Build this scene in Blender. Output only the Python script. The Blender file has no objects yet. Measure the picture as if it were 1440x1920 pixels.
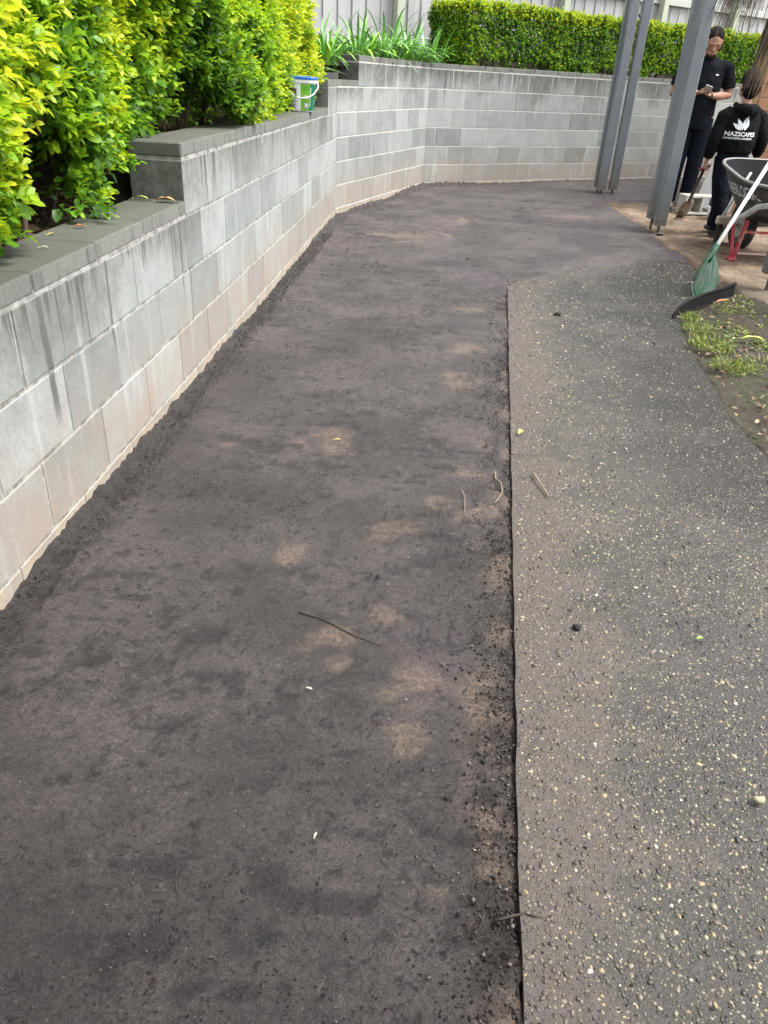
import bpy, bmesh, math, random
import numpy as np
from mathutils import Vector, Matrix
from mathutils.bvhtree import BVHTree

SC = bpy.context.scene
COL = SC.collection
R = math.radians
rng = np.random.default_rng(7)
random.seed(7)

# ------------------------------------------------------------------ camera
CAM_H = 1.1641
cd = bpy.data.cameras.new('camera')
cam = bpy.data.objects.new('camera', cd)
COL.objects.link(cam)
r_, f_, u_ = ((0.9983900084848418, 0.056722050012647046, 0.0), (0.028614859735612598, -0.5036628621120177, 0.863426262706574), (0.04897530765547522, -0.8620361537496518, -0.5044750626825455))
cam.matrix_world = Matrix(((r_[0], -r_[1], -r_[2], 0), (f_[0], -f_[1], -f_[2], 0), (u_[0], -u_[1], -u_[2], CAM_H), (0, 0, 0, 1)))
cd.sensor_fit = 'VERTICAL'; cd.sensor_height = 24.0; cd.lens = 24.0 * 1400.31 / 1920.0
cd.clip_start = 0.02; cd.clip_end = 400
SC.camera = cam

# ------------------------------------------------------------------ sky, sun, exposure (bright overcast)
SUN_EL, SUN_AZ = R(60), R(98)           # azimuth from +Y towards +X
w = bpy.data.worlds.new('World'); SC.world = w; w.use_nodes = True
nt = w.node_tree
for n in list(nt.nodes): nt.nodes.remove(n)
sky = nt.nodes.new('ShaderNodeTexSky'); sky.sky_type = 'NISHITA'; sky.sun_disc = False
sky.sun_elevation = SUN_EL; sky.sun_rotation = SUN_AZ; sky.dust_density = 4.0; sky.air_density = 1.0; sky.altitude = 20
hsv = nt.nodes.new('ShaderNodeHueSaturation'); hsv.inputs['Saturation'].default_value = 0.15
bg = nt.nodes.new('ShaderNodeBackground'); bg.inputs['Strength'].default_value = 0.15
wo = nt.nodes.new('ShaderNodeOutputWorld')
nt.links.new(sky.outputs[0], hsv.inputs['Color']); nt.links.new(hsv.outputs[0], bg.inputs['Color']); nt.links.new(bg.outputs[0], wo.inputs['Surface'])
sl = bpy.data.lights.new('sun', 'SUN'); sl.energy = 1.3; sl.angle = R(22); sl.color = (1.0, 0.97, 0.92)
sun = bpy.data.objects.new('sun', sl); COL.objects.link(sun)
sd = Vector((math.sin(SUN_AZ) * math.cos(SUN_EL), math.cos(SUN_AZ) * math.cos(SUN_EL), math.sin(SUN_EL)))
sun.rotation_euler = sd.to_track_quat('Z', 'Y').to_euler(); sun.location = (0, 0, 12)
vs = SC.view_settings
SC.display_settings.display_device = 'sRGB'
vs.view_transform = 'Standard'; vs.look = 'None'; vs.gamma = 1.0; vs.use_curve_mapping = False
vs.exposure = 1.7
SC.cycles.max_bounces = 8; SC.cycles.diffuse_bounces = 4; SC.cycles.glossy_bounces = 3
SC.cycles.transmission_bounces = 4; SC.cycles.transparent_max_bounces = 4

# ------------------------------------------------------------------ helpers: objects
def tag(o, label=None, cat=None, group=None, kind=None):
    if label: o['label'] = label
    if cat: o['category'] = cat
    if group: o['group'] = group
    if kind: o['kind'] = kind
    return o

def empty(name, loc=(0, 0, 0), rz=0.0):
    o = bpy.data.objects.new(name, None); COL.objects.link(o)
    o.location = loc; o.rotation_euler = (0, 0, rz); o.empty_display_size = 0.1
    return o

def link(name, me, mat=None, parent=None, smooth=False, loc=None, rot=None):
    o = bpy.data.objects.new(name, me); COL.objects.link(o)
    if mat is not None and len(me.materials) == 0: me.materials.append(mat)
    if parent is not None: o.parent = parent
    if loc is not None: o.location = loc
    if rot is not None: o.rotation_euler = rot
    if smooth: me.polygons.foreach_set('use_smooth', np.ones(len(me.polygons), bool))
    return o

def npmesh(name, V, loops, starts, totals):
    me = bpy.data.meshes.new(name)
    V = np.ascontiguousarray(V, np.float32); loops = np.ascontiguousarray(loops, np.int32)
    me.vertices.add(len(V)); me.vertices.foreach_set('co', V.ravel())
    me.loops.add(len(loops)); me.loops.foreach_set('vertex_index', loops)
    me.polygons.add(len(starts))
    me.polygons.foreach_set('loop_start', np.ascontiguousarray(starts, np.int32))
    me.polygons.foreach_set('loop_total', np.ascontiguousarray(totals, np.int32))
    me.update(calc_edges=True); me.validate()
    return me

def facemesh(name, V, F):
    F = np.asarray(F, np.int32); k = F.shape[1]
    return npmesh(name, V, F.ravel(), np.arange(len(F)) * k, np.full(len(F), k))

def attr(me, name, vals):
    a = me.attributes.new(name, 'FLOAT', 'POINT')
    a.data.foreach_set('value', np.ascontiguousarray(vals, np.float32))

def grid(name, X, Y, Z):
    r, c = X.shape
    V = np.stack([X.ravel(), Y.ravel(), Z.ravel()], 1)
    i = np.arange(r * c).reshape(r, c)
    F = np.stack([i[:-1, :-1].ravel(), i[:-1, 1:].ravel(), i[1:, 1:].ravel(), i[1:, :-1].ravel()], 1)
    return facemesh(name, V, F)

class MB:
    """gathers boxes, tubes, lofts into one mesh"""
    def __init__(s): s.v = []; s.f = []
    def add(s, vs, fs):
        k = len(s.v); s.v += [tuple(p) for p in vs]; s.f += [tuple(i + k for i in f) for f in fs]
    def box(s, c, d, rot=None, bev=0.0):
        hx, hy, hz = d[0] / 2, d[1] / 2, d[2] / 2
        bm = bmesh.new(); bmesh.ops.create_cube(bm, size=1.0)
        for v in bm.verts: v.co = Vector((v.co.x * d[0], v.co.y * d[1], v.co.z * d[2]))
        if bev: bmesh.ops.bevel(bm, geom=bm.edges[:], offset=bev, segments=1, affect='EDGES', profile=0.5)
        M = rot if rot is not None else Matrix.Identity(3)
        bm.verts.index_update()
        s.add([M @ v.co + Vector(c) for v in bm.verts], [[v.index for v in f.verts] for f in bm.faces]); bm.free()
        return s
    def loft(s, pts, rad, ref=(1, 0, 0), seg=12, cap=0.0, power=2.0):
        pts = [Vector(p) for p in pts]; n = len(pts); rings = []
        for i, p in enumerate(pts):
            t = (pts[min(i + 1, n - 1)] - pts[max(i - 1, 0)]).normalized()
            x = Vector(ref) - t * Vector(ref).dot(t)
            if x.length < 1e-4: x = t.orthogonal()
            x.normalize(); y = t.cross(x)
            a, b = rad[i] if isinstance(rad[i], (tuple, list)) else (rad[i], rad[i])
            ring = []
            for k in range(seg):
                th = 2 * math.pi * k / seg; cc, ss = math.cos(th), math.sin(th)
                cc = math.copysign(abs(cc) ** (2 / power), cc); ss = math.copysign(abs(ss) ** (2 / power), ss)
                ring.append(p + x * (a * cc) + y * (b * ss))
            rings.append(ring)
        vs = [q for r in rings for q in r]; fs = []
        for i in range(n - 1):
            for k in range(seg):
                a, b = i * seg + k, i * seg + (k + 1) % seg
                fs.append((a, b, b + seg, a + seg))
        t0 = (pts[0] - pts[1]).normalized(); t1 = (pts[-1] - pts[-2]).normalized()
        r0 = min(rad[0]) if isinstance(rad[0], (tuple, list)) else rad[0]; r1 = min(rad[-1]) if isinstance(rad[-1], (tuple, list)) else rad[-1]
        vs += [pts[0] + t0 * r0 * cap, pts[-1] + t1 * r1 * cap]; c0, c1 = len(vs) - 2, len(vs) - 1
        for k in range(seg):
            fs.append((c0, (k + 1) % seg, k)); fs.append((c1, (n - 1) * seg + k, (n - 1) * seg + (k + 1) % seg))
        s.add(vs, fs); return s
    def ball(s, c, r, seg=12, rings=8, rot=None):
        a, b, d = r if isinstance(r, (tuple, list)) else (r, r, r)
        vs = []; fs = []
        M = rot if rot is not None else Matrix.Identity(3)
        for i in range(1, rings):
            ph = math.pi * i / rings
            for k in range(seg):
                th = 2 * math.pi * k / seg
                vs.append(Vector(c) + M @ Vector((a * math.sin(ph) * math.cos(th), b * math.sin(ph) * math.sin(th), d * math.cos(ph))))
        for i in range(rings - 2):
            for k in range(seg):
                p, q = i * seg + k, i * seg + (k + 1) % seg
                fs.append((p, p + seg, q + seg, q))
        vs += [Vector(c) + M @ Vector((0, 0, d)), Vector(c) - M @ Vector((0, 0, d))]
        n0, n1 = len(vs) - 2, len(vs) - 1
        for k in range(seg):
            fs.append((n0, k, (k + 1) % seg)); fs.append((n1, (rings - 2) * seg + (k + 1) % seg, (rings - 2) * seg + k))
        s.add(vs, fs); return s
    def mesh(s, name):
        me = bpy.data.meshes.new(name); me.from_pydata(s.v, [], s.f); me.update(); return me
    def build(s, name, mat, parent=None, smooth=False, loc=None, rot=None):
        return link(name, s.mesh(name), mat, parent, smooth, loc, rot)

def blob(name, mb, voxel, mat, parent=None, smooth=6):
    """union of overlapping closed shapes as one continuous skin"""
    t = bpy.data.objects.new('tmp', mb.mesh('tmp')); COL.objects.link(t)
    m = t.modifiers.new('r', 'REMESH'); m.mode = 'VOXEL'; m.voxel_size = voxel; m.use_smooth_shade = True
    if smooth:
        m2 = t.modifiers.new('s', 'SMOOTH'); m2.iterations = smooth; m2.factor = 0.5
    dg = bpy.context.evaluated_depsgraph_get(); dg.update()
    me = bpy.data.meshes.new_from_object(t.evaluated_get(dg)); me.name = name
    old = t.data; bpy.data.objects.remove(t); bpy.data.meshes.remove(old)
    me.materials.clear()
    return link(name, me, mat, parent, True)

# ------------------------------------------------------------------ helpers: numpy noise
def _h(ix, iy, seed):
    h = (ix.astype(np.int64) * 374761393 + iy.astype(np.int64) * 668265263 + seed * 1442695041) & 0xFFFFFFFF
    h = ((h ^ (h >> 13)) * 1274126177) & 0xFFFFFFFF
    h = h ^ (h >> 16)
    return (h & 0xFFFFFF) / float(0xFFFFFF) * 2 - 1
def vn(x, y, seed=0):
    x = np.asarray(x, float); y = np.asarray(y, float)
    ix, iy = np.floor(x), np.floor(y); fx, fy = x - ix, y - iy
    fx = fx * fx * fx * (fx * (fx * 6 - 15) + 10); fy = fy * fy * fy * (fy * (fy * 6 - 15) + 10)
    a, b, c, d = _h(ix, iy, seed), _h(ix + 1, iy, seed), _h(ix, iy + 1, seed), _h(ix + 1, iy + 1, seed)
    return (a * (1 - fx) + b * fx) * (1 - fy) + (c * (1 - fx) + d * fx) * fy
def fbm(x, y, oct=4, seed=0, gain=0.5):
    s = 0; a = 1.0; k = 1.0
    for i in range(oct):
        s = s + a * vn(x * k, y * k, seed + i * 17); a *= gain; k *= 2.03
    return s
def sst(a, b, x):
    t = np.clip((x - a) / (b - a), 0, 1); return t * t * (3 - 2 * t)

# ------------------------------------------------------------------ helpers: materials
class Mat:
    def __init__(s, name):
        s.m = bpy.data.materials.new(name); s.m.use_nodes = True; s.t = s.m.node_tree
        for n in list(s.t.nodes): s.t.nodes.remove(n)
        s.out = s.t.nodes.new('ShaderNodeOutputMaterial')
        s.p = s.t.nodes.new('ShaderNodeBsdfPrincipled'); s.t.links.new(s.p.outputs[0], s.out.inputs[0])
    def n(s, typ, props=None, **ins):
        nd = s.t.nodes.new('ShaderNode' + typ)
        for k, v in (props or {}).items(): setattr(nd, k, v)
        for k, v in ins.items(): s.set(nd, k, v)
        return nd
    def set(s, nd, k, v):
        k = int(k[1:]) if k[0] == 'i' and k[1:].isdigit() else k.replace('_', ' ')
        sock = nd.inputs[k]
        if hasattr(v, 'is_output') or isinstance(v, bpy.types.NodeSocket): s.t.links.new(v, sock)
        elif isinstance(v, bpy.types.Node): s.t.links.new(v.outputs[0], sock)
        else:
            if isinstance(v, (tuple, list)) and len(v) == 3 and sock.type == 'RGBA': v = (*v, 1.0)
            sock.default_value = v
    def math(s, op, a, b=0.0, c=0.0, clamp=False):
        return s.n('Math', dict(operation=op, use_clamp=clamp), i0=a, i1=b, i2=c).outputs[0]
    def mix(s, f, a, b, mode='MIX'):
        nd = s.n('Mix', dict(data_type='RGBA', blend_type=mode, clamp_factor=True))
        s.set(nd, 'i0', f); s.set(nd, 'i6', a); s.set(nd, 'i7', b); return nd.outputs[2]
    def rng(s, x, a, b, c=0.0, d=1.0, smooth=True):
        nd = s.n('MapRange', dict(interpolation_type='SMOOTHSTEP' if smooth else 'LINEAR', clamp=True) if smooth else dict(clamp=True))
        for k, v in (('Value', x), ('From_Min', a), ('From_Max', b), ('To_Min', c), ('To_Max', d)): s.set(nd, k, v)
        return nd.outputs[0]
    def noise(s, co, scale, detail=3.0, rough=0.55, dist=0.0, dim='3D', w=None):
        nd = s.n('TexNoise', dict(noise_dimensions=dim)); nd.inputs['Scale'].default_value = scale
        nd.inputs['Detail'].default_value = detail; nd.inputs['Roughness'].default_value = rough; nd.inputs['Distortion'].default_value = dist
        if dim != '1D' and co is not None: s.set(nd, 'Vector', co)
        if w is not None: s.set(nd, 'W', w)
        return nd.outputs[0]
    def voro(s, co, scale, feature='F1', rnd=1.0):
        nd = s.n('TexVoronoi', dict(feature=feature)); nd.inputs['Scale'].default_value = scale
        nd.inputs['Randomness'].default_value = rnd; s.set(nd, 'Vector', co); return nd
    def pos(s): return s.n('NewGeometry').outputs['Position']
    def obj(s): return s.n('TexCoord').outputs['Object']
    def attr(s, name, typ='GEOMETRY'):
        nd = s.n('Attribute', dict(attribute_type=typ, attribute_name=name)); return nd.outputs['Fac']
    def rand(s): return s.n('ObjectInfo').outputs['Random']
    def island(s): return s.n('NewGeometry').outputs['Random Per Island']
    def ramp(s, f, stops, interp='LINEAR'):
        nd = s.n('ValToRGB'); cr = nd.color_ramp; cr.interpolation = interp
        while len(cr.elements) < len(stops): cr.elements.new(0.5)
        for e, (p, c) in zip(cr.elements, stops): e.position = p; e.color = (*c, 1) if len(c) == 3 else c
        s.set(nd, 'Fac', f); return nd.outputs[0]
    def bump(s, h, strength=0.5, dist=0.01, normal=None):
        nd = s.n('Bump'); nd.inputs['Strength'].default_value = strength; nd.inputs['Distance'].default_value = dist
        s.set(nd, 'Height', h)
        if normal is not None: s.set(nd, 'Normal', normal)
        return nd.outputs[0]
    def fin(s, color, rough=0.7, bump=None, spec=0.5, metal=0.0):
        s.set(s.p, 'Base_Color', color); s.set(s.p, 'Roughness', rough); s.set(s.p, 'Metallic', metal)
        s.p.inputs['Specular IOR Level'].default_value = spec
        if bump is not None: s.set(s.p, 'Normal', bump)
        return s.m
    def translucent(s, color, f):
        tr = s.n('BsdfTranslucent'); s.set(tr, 'Color', color)
        mx = s.n('MixShader'); s.set(mx, 'i0', f); s.t.links.new(s.p.outputs[0], mx.inputs[1]); s.t.links.new(tr.outputs[0], mx.inputs[2])
        s.t.links.new(mx.outputs[0], s.out.inputs[0])

def simple(name, c, rough=0.6, var=0.25, scale=30.0, bump=0.1, metal=0.0, spec=0.5, dirt=None, dirt_amt=0.0):
    m = Mat(name); co = m.obj()
    n1 = m.noise(co, scale, 5.0, 0.6); n2 = m.noise(co, scale * 0.13, 3.0)
    a = tuple(x * (1 - var) for x in c); b = tuple(min(1, x * (1 + var)) for x in c)
    col = m.mix(m.math('MULTIPLY_ADD', n1, 0.6, m.math('MULTIPLY', n2, 0.4)), a, b)
    if dirt: col = m.mix(m.rng(m.noise(co, scale * 0.3, 6.0, 0.7), 0.62 - dirt_amt * 0.4, 0.75 - dirt_amt * 0.25), col, dirt)
    return m.fin(col, m.math('MULTIPLY_ADD', n1, 0.2, rough - 0.1), m.bump(n1, bump, 0.003) if bump else None, spec, metal)

def smallmat(name, c, rough=0.6, metal=0.0, spec=0.5): return simple(name, c, rough, 0.15, 60.0, 0.05, metal, spec)
# ================================================================== LARGE STRUCTURE
W0 = np.array([-0.879, 2.023]); B0 = np.array([-0.621, 7.522]); C0 = np.array([0.244, 9.923]); D0 = np.array([3.754, 12.206])
TH = 0.205
def unit(a): return a / np.linalg.norm(a)
dWB, dBC, dCD = unit(B0 - W0), unit(C0 - B0), unit(D0 - C0)
def nrm(d): return np.array([d[1], -d[0]])            # visible side of each stretch

# distance in front of the wall's visible face (positive on the soil side)
def wall_dist(X, Y):
    ds = []
    for P, d in ((W0, dWB), (B0, dBC), (C0, dCD)):
        n = nrm(d); ds.append((X - P[0]) * n[0] + (Y - P[1]) * n[1])
    return np.minimum(np.minimum(ds[0], ds[1]), ds[2])

# path outline
LX0, LY0, LK = 0.24, 0.57, (0.72 - 0.24) / (4.95 - 0.57)
def path_dl(X, Y): return X - (LX0 + LK * (Y - LY0))
def path_dt(X, Y): return np.interp(X, [0.72, 0.92, 1.34, 1.78, 2.26, 3.0], [5.0, 5.2, 5.67, 6.02, 6.25, 6.4]) - Y

# ------------------------------------------------------------------ ground sheet far round
m = Mat('dry_ground'); co = m.obj(); nz = m.noise(co, 3.0, 6.0)
M_ground = m.fin(m.mix(nz, (0.09, 0.075, 0.06), (0.17, 0.14, 0.11)), 0.9, m.bump(nz, 0.4, 0.03))
gm = MB(); gm.box((0, 5, -0.3), (160, 160, 0.1))
tag(gm.build('ground', M_ground), kind='structure')

# ------------------------------------------------------------------ compacted soil drive
TAN = [(-0.2, 2.47, .09), (-0.53, 2.41, .045), (0.02, 1.915, .07), (0.2, 2.065, .055), (0.33, 1.72, .07), (0.385, 2.50, .06), (0.1, 1.235, .055), (-0.12, 1.395, .06),
       (0.36, 3.65, .07), (0.32, 3.19, .09), (-0.07, 1.305, .04), (0.06, 1.07, .04), (0.26, 1.23, .05), (0.215, 0.79, .035), (0.12, 0.755, .03), (-0.27, 1.755, .05),
       (0.02, 1.49, .03), (0.30, 2.02, .08), (0.285, 1.45, .045), (0.05, 6.6, .25), (0.5, 7.4, .2), (1.7, 8.0, .2), (0.42, 4.4, .07), (0.28, 2.3, .05)]
DARKS = [(-0.06, 2.445, .045), (-0.555, 0.927, .05), (0.25, 1.74, .06), (-0.55, 1.27, .08), (-0.08, 1.16, .035), (0.42, 3.05, .08), (-0.58, 2.06, .06), (0.28, 2.85, .08),
         (0.38, 4.6, .12), (-0.25, 2.94, .1), (0.06, 3.9, .14), (0.3, 1.1, .05), (0.3, 2.15, .07), (0.27, 1.33, .04), (1.2, 8.3, .2), (0.62, 4.95, .05), (-0.1, 5.4, .15)]
xs = np.concatenate([np.arange(-1.0, 0.85, 0.0085), np.arange(0.85, 6.6, 0.03)])
ys = [-1.6]
while ys[-1] < 13.6:
    y = ys[-1]; ys.append(y + max(0.008, min(0.035, 0.0088 * abs(y) / 0.9)) if y > 0.3 else y + 0.04)
ys = np.array(ys)
X, Y = np.meshgrid(xs, ys)
wd = wall_dist(X, Y); dl = path_dl(X, Y); dt = path_dt(X, Y)
H = 0.004 * fbm(X * 1.3, Y * 1.3, 3, 1) + 0.0022 * fbm(X * 6, Y * 6, 3, 2) + 0.0011 * fbm(X * 28, Y * 28, 3, 3)
# thin lifted crusts and cracks
cr = np.abs(fbm(X * 7 + 0.6 * vn(X * 3, Y * 3, 40), Y * 7, 3, 41)); crm = sst(0.0, 0.45, fbm(X * 2.6, Y * 2.6, 3, 42))
crack = (1 - sst(0.0, 0.035, cr)) * crm
scuff = sst(0.42, 0.75, fbm(X * 13 + vn(X * 5, Y * 5, 44), Y * 22, 4, 43)) * sst(-0.25, 0.45, fbm(X * 1.6, Y * 1.6, 3, 45))
H -= 0.003 * crack + 0.0025 * scuff
crack = np.clip(crack + 0.75 * scuff, 0, 1)
tan = np.zeros_like(X); dark = np.zeros_like(X)
wob = 0.75 * fbm(X * 12, Y * 15, 5, 5)
for (px, py, pr) in TAN: tan = np.maximum(tan, 1 - sst(0.1, 1.15, np.hypot((X - px) * 0.8, (Y - py) * 0.9) / pr + wob))
for (px, py, pr) in DARKS: dark = np.maximum(dark, 1 - sst(0.2, 1.1, np.hypot((X - px) * 0.7, (Y - py)) / pr + wob * 1.2))
tan *= 0.7 + 0.3 * np.clip(fbm(X * 30, Y * 30, 3, 9) + 0.4, 0, 1)
# brown disturbed strip along the path edge
edge = (1 - sst(0.02, 0.12, -dl + 0.07 * fbm(X * 8, Y * 5, 4, 8))) * (1 - sst(3.4, 5.2, Y)) * (dl < 0.02)
dark = np.clip(dark + 1.0 * edge * np.clip(0.5 + 1.4 * fbm(X * 9, Y * 9, 4, 12), 0, 1), 0, 1)
tan = np.clip(tan + 0.42 * edge * (1 - sst(1.2, 2.4, Y)) + 0.6 * edge * np.clip(0.15 - 1.6 * fbm(X * 9, Y * 9, 4, 12), 0, 1), 0, 1)
H += -0.006 * np.clip(dark, 0, 1) * (0.6 + fbm(X * 40, Y * 40, 3, 6)) + 0.003 * (dark + 0.8 * edge) * fbm(X * 60, Y * 60, 2, 7)
# loose raked berm at the foot of the wall
bw = np.interp(Y, [0, 2, 5, 8, 12], [0.072, 0.072, 0.08, 0.12, 0.14]) * (1 + 0.22 * fbm(X * 0 + 3, Y * 2.2, 3, 21))
loose = 1 - sst(0.86, 1.0, wd / bw)
H += loose * (0.012 * (1 - np.clip(wd / bw, 0, 1)) + 0.010 * fbm(X * 26, Y * 26, 4, 22) + 0.006 * fbm(X * 70, Y * 70, 2, 23) - 0.006)
H += 0.03 * (1 - sst(0, 0.05, wd + 0.02 * fbm(X * 12, Y * 12, 3, 24))) * (0.4 + 0.6 * vn(X * 0, Y * 1.7, 25))
# rises onto the path's far end, dives below the path slab
H += 0.022 * sst(4.7, 6.2, Y) * sst(-0.2, 0.3, X)
ns = 0.20 * fbm(X * 3, Y * 3, 5, 30)
over = np.where(dl > 0, 1 - sst(-0.16, 0.30, dt + ns), 1.0)
H = np.where(dl > 0.004, H * over + 0.012 * over * sst(0.0, 0.35, dl) - 0.03 * (1 - over), H)
H += (0.004 * sst(-0.12, -0.03, dl) - 0.007 * (0.75 + 0.6 * vn(Y * 4, Y * 0, 61)) * np.exp(-((dl + 0.004) / 0.006) ** 2)) * (Y < 4.97) * (dl < 0.004)
# sand region on the right lies above
H = np.where((X > 2.32 + 0.04 * vn(X * 3, Y * 3, 31)) & (Y < 9.6), H - 0.05, H)
soil_me = grid('soil', X, Y, H)
attr(soil_me, 'tan', tan.ravel()); attr(soil_me, 'loose', np.clip(loose + 0.8 * dark, 0, 1).ravel()); attr(soil_me, 'crack', crack.ravel())
m = Mat('compacted_soil'); co = m.obj()
n1 = m.noise(co, 2.2, 5.0, 0.6); n2 = m.noise(co, 11.0, 5.0, 0.65, 0.6); n3 = m.noise(co, 260.0, 3.0, 0.7); n4 = m.noise(co, 60.0, 4.0, 0.7)
base = m.mix(m.rng(n1, 0.36, 0.66), (0.0475, 0.0385, 0.038), (0.093, 0.0765, 0.0755))
base = m.mix(m.math('MULTIPLY', m.rng(m.noise(co, 1.1, 3.0, 0.5), 0.52, 0.68), 0.6), base, (0.090, 0.062, 0.070))
base = m.mix(m.math('MULTIPLY', m.rng(n2, 0.52, 0.70), 0.55), base, (0.022, 0.0195, 0.0195))
n5 = m.noise(co, 34.0, 6.0, 0.72, 0.5); n6 = m.noise(co, 4.2, 4.0, 0.6)
fl = m.math('MULTIPLY', m.rng(n5, 0.54, 0.62), m.rng(n6, 0.36, 0.60, 0.15, 0.9))
base = m.mix(fl, base, (0.014, 0.0125, 0.0125))
base = m.mix(m.math('MULTIPLY', m.rng(n5, 0.44, 0.34), m.rng(m.noise(co, 3.1, 3.0), 0.45, 0.62, 0.0, 0.7)), base, (0.145, 0.119, 0.108))
tanf = m.math('MULTIPLY', m.attr('tan'), m.rng(n4, 0.25, 0.7, 0.35, 1.0))
base = m.mix(m.math('MULTIPLY', tanf, 0.72), base, m.mix(n4, (0.15, 0.105, 0.077), (0.33, 0.235, 0.17)))
base = m.mix(m.math('MULTIPLY', m.attr('loose'), 0.85), base, m.mix(n4, (0.018, 0.0145, 0.0135), (0.062, 0.052, 0.048)))
base = m.mix(m.math('MULTIPLY', m.attr('crack'), 0.8), base, (0.014, 0.012, 0.012))
base = m.mix(1.0, base, m.ramp(m.math('MULTIPLY_ADD', n3, 0.5, m.math('MULTIPLY', m.noise(co, 105.0, 4.0, 0.75), 0.5)), [(0.34, (0.22, 0.22, 0.22)), (0.46, (0.85, 0.85, 0.85)), (0.56, (1.15, 1.15, 1.15)), (0.68, (2.0, 1.95, 1.9))]), 'MULTIPLY')
vo = m.voro(co, 42.0); sp = m.math('MULTIPLY', m.math('LESS_THAN', vo.outputs['Distance'], 0.09), m.math('GREATER_THAN', m.n('SeparateColor', None, i0=vo.outputs['Color']).outputs[0], 0.86))
base = m.mix(m.math('MULTIPLY', sp, 0.6), base, (0.22, 0.19, 0.15))
b1 = m.bump(n3, 1.0, 0.005); b2 = m.bump(m.noise(co, 85.0, 5.0, 0.8), 1.0, 0.012, b1)
M_soil = m.fin(base, m.rng(n2, 0.3, 0.7, 0.40, 0.58), b2, 0.5)
tag(link('soil_drive', soil_me, M_soil, smooth=True), kind='structure')

# ------------------------------------------------------------------ exposed aggregate path
PTOP = 0.008
left = [(LX0 + LK * (y - LY0) + 0.0025 * float(fbm(y * 9, 0.3, 3, 50)), y) for y in np.arange(-1.5, 4.97, 0.03)]
top = [(0.72, 5.0), (0.92, 5.3), (1.34, 5.8), (1.78, 6.15), (2.27, 6.35)]
right = [(2.27, 6.0), (2.25, 5.14), (1.95, 4.80), (1.68, 4.46), (1.60, 4.1), (1.55, 3.8), (1.50, 3.5), (1.46, 3.2), (1.43, 3.0), (1.41, 2.7), (1.42, 2.3), (1.48, 1.6), (1.52, 0.6), (1.55, -1.5)]
right = [(x + 0.012 * float(vn(y * 5, 0.5, 52)), y) for x, y in right]
outline = left + top + right
pb = bmesh.new()
tv = [pb.verts.new((x, y, PTOP)) for x, y in outline]; bv = [pb.verts.new((x, y, -0.09)) for x, y in outline]
pb.faces.new(list(reversed(tv)))
for i in range(len(outline)):
    j = (i + 1) % len(outline); pb.faces.new((tv[i], tv[j], bv[j], bv[i]))
bmesh.ops.recalc_face_normals(pb, faces=pb.faces[:])
pme = bpy.data.meshes.new('aggregate_path'); pb.to_mesh(pme); pb.free()
def dirt_mask(m, co):
    """brown soil dust trodden over the path, thicker beside the soil edge"""
    sx = m.n('SeparateXYZ', None, i0=co)
    d = m.math('SUBTRACT', sx.outputs[0], m.math('MULTIPLY_ADD', sx.outputs[1], LK, LX0 - LK * LY0))
    nn = m.noise(co, 5.5, 5.0, 0.6, 0.4)
    near = m.math('SUBTRACT', m.rng(d, 0.0, 0.42, 0.40, -0.06, False), 0.06)
    v = m.math('ADD', nn, near)
    far = m.math('SUBTRACT', m.math('MULTIPLY_ADD', sx.outputs[0], 0.81, 4.42), sx.outputs[1])
    v = m.math('ADD', v, m.rng(far, 0.0, 0.30, 0.34, 0.0, False))
    gr = m.noise(co, 62.0, 4.0, 0.75)
    return m.math('MULTIPLY', m.rng(v, 0.48, 0.74), m.rng(gr, 0.30, 0.56, 0.25, 1.0))
def wet_shade_mask(m, co):  # damp gloss and tone, with overhead shade on the right painted into the colour
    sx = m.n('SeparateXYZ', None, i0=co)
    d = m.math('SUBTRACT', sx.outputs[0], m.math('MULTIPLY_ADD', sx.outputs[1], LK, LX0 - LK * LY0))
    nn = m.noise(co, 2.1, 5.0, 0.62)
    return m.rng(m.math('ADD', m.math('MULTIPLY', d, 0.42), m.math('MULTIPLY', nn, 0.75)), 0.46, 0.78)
m = Mat('path_matrix'); co = m.pos()
n1 = m.noise(co, 420.0, 3.0, 0.7); n2 = m.noise(co, 70.0, 4.0, 0.7); n3 = m.noise(co, 1.6, 4.0)
c = m.mix(n2, (0.022, 0.0195, 0.0165), (0.080, 0.069, 0.056)); c = m.mix(m.rng(n3, 0.42, 0.62), m.mix(0.45, c, (0.014, 0.015, 0.011)), c)
c = m.mix(m.math('MULTIPLY', dirt_mask(m, co), 0.85), c, m.mix(n2, (0.048, 0.038, 0.032), (0.112, 0.089, 0.075)))
wet = wet_shade_mask(m, co); c = m.mix(m.math('MULTIPLY', wet, 0.62), c, (0.007, 0.0068, 0.006))
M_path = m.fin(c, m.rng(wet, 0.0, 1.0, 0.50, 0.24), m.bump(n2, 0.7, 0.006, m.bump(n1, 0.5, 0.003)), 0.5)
path_o = tag(link('aggregate_path', pme, M_path), kind='structure')
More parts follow.
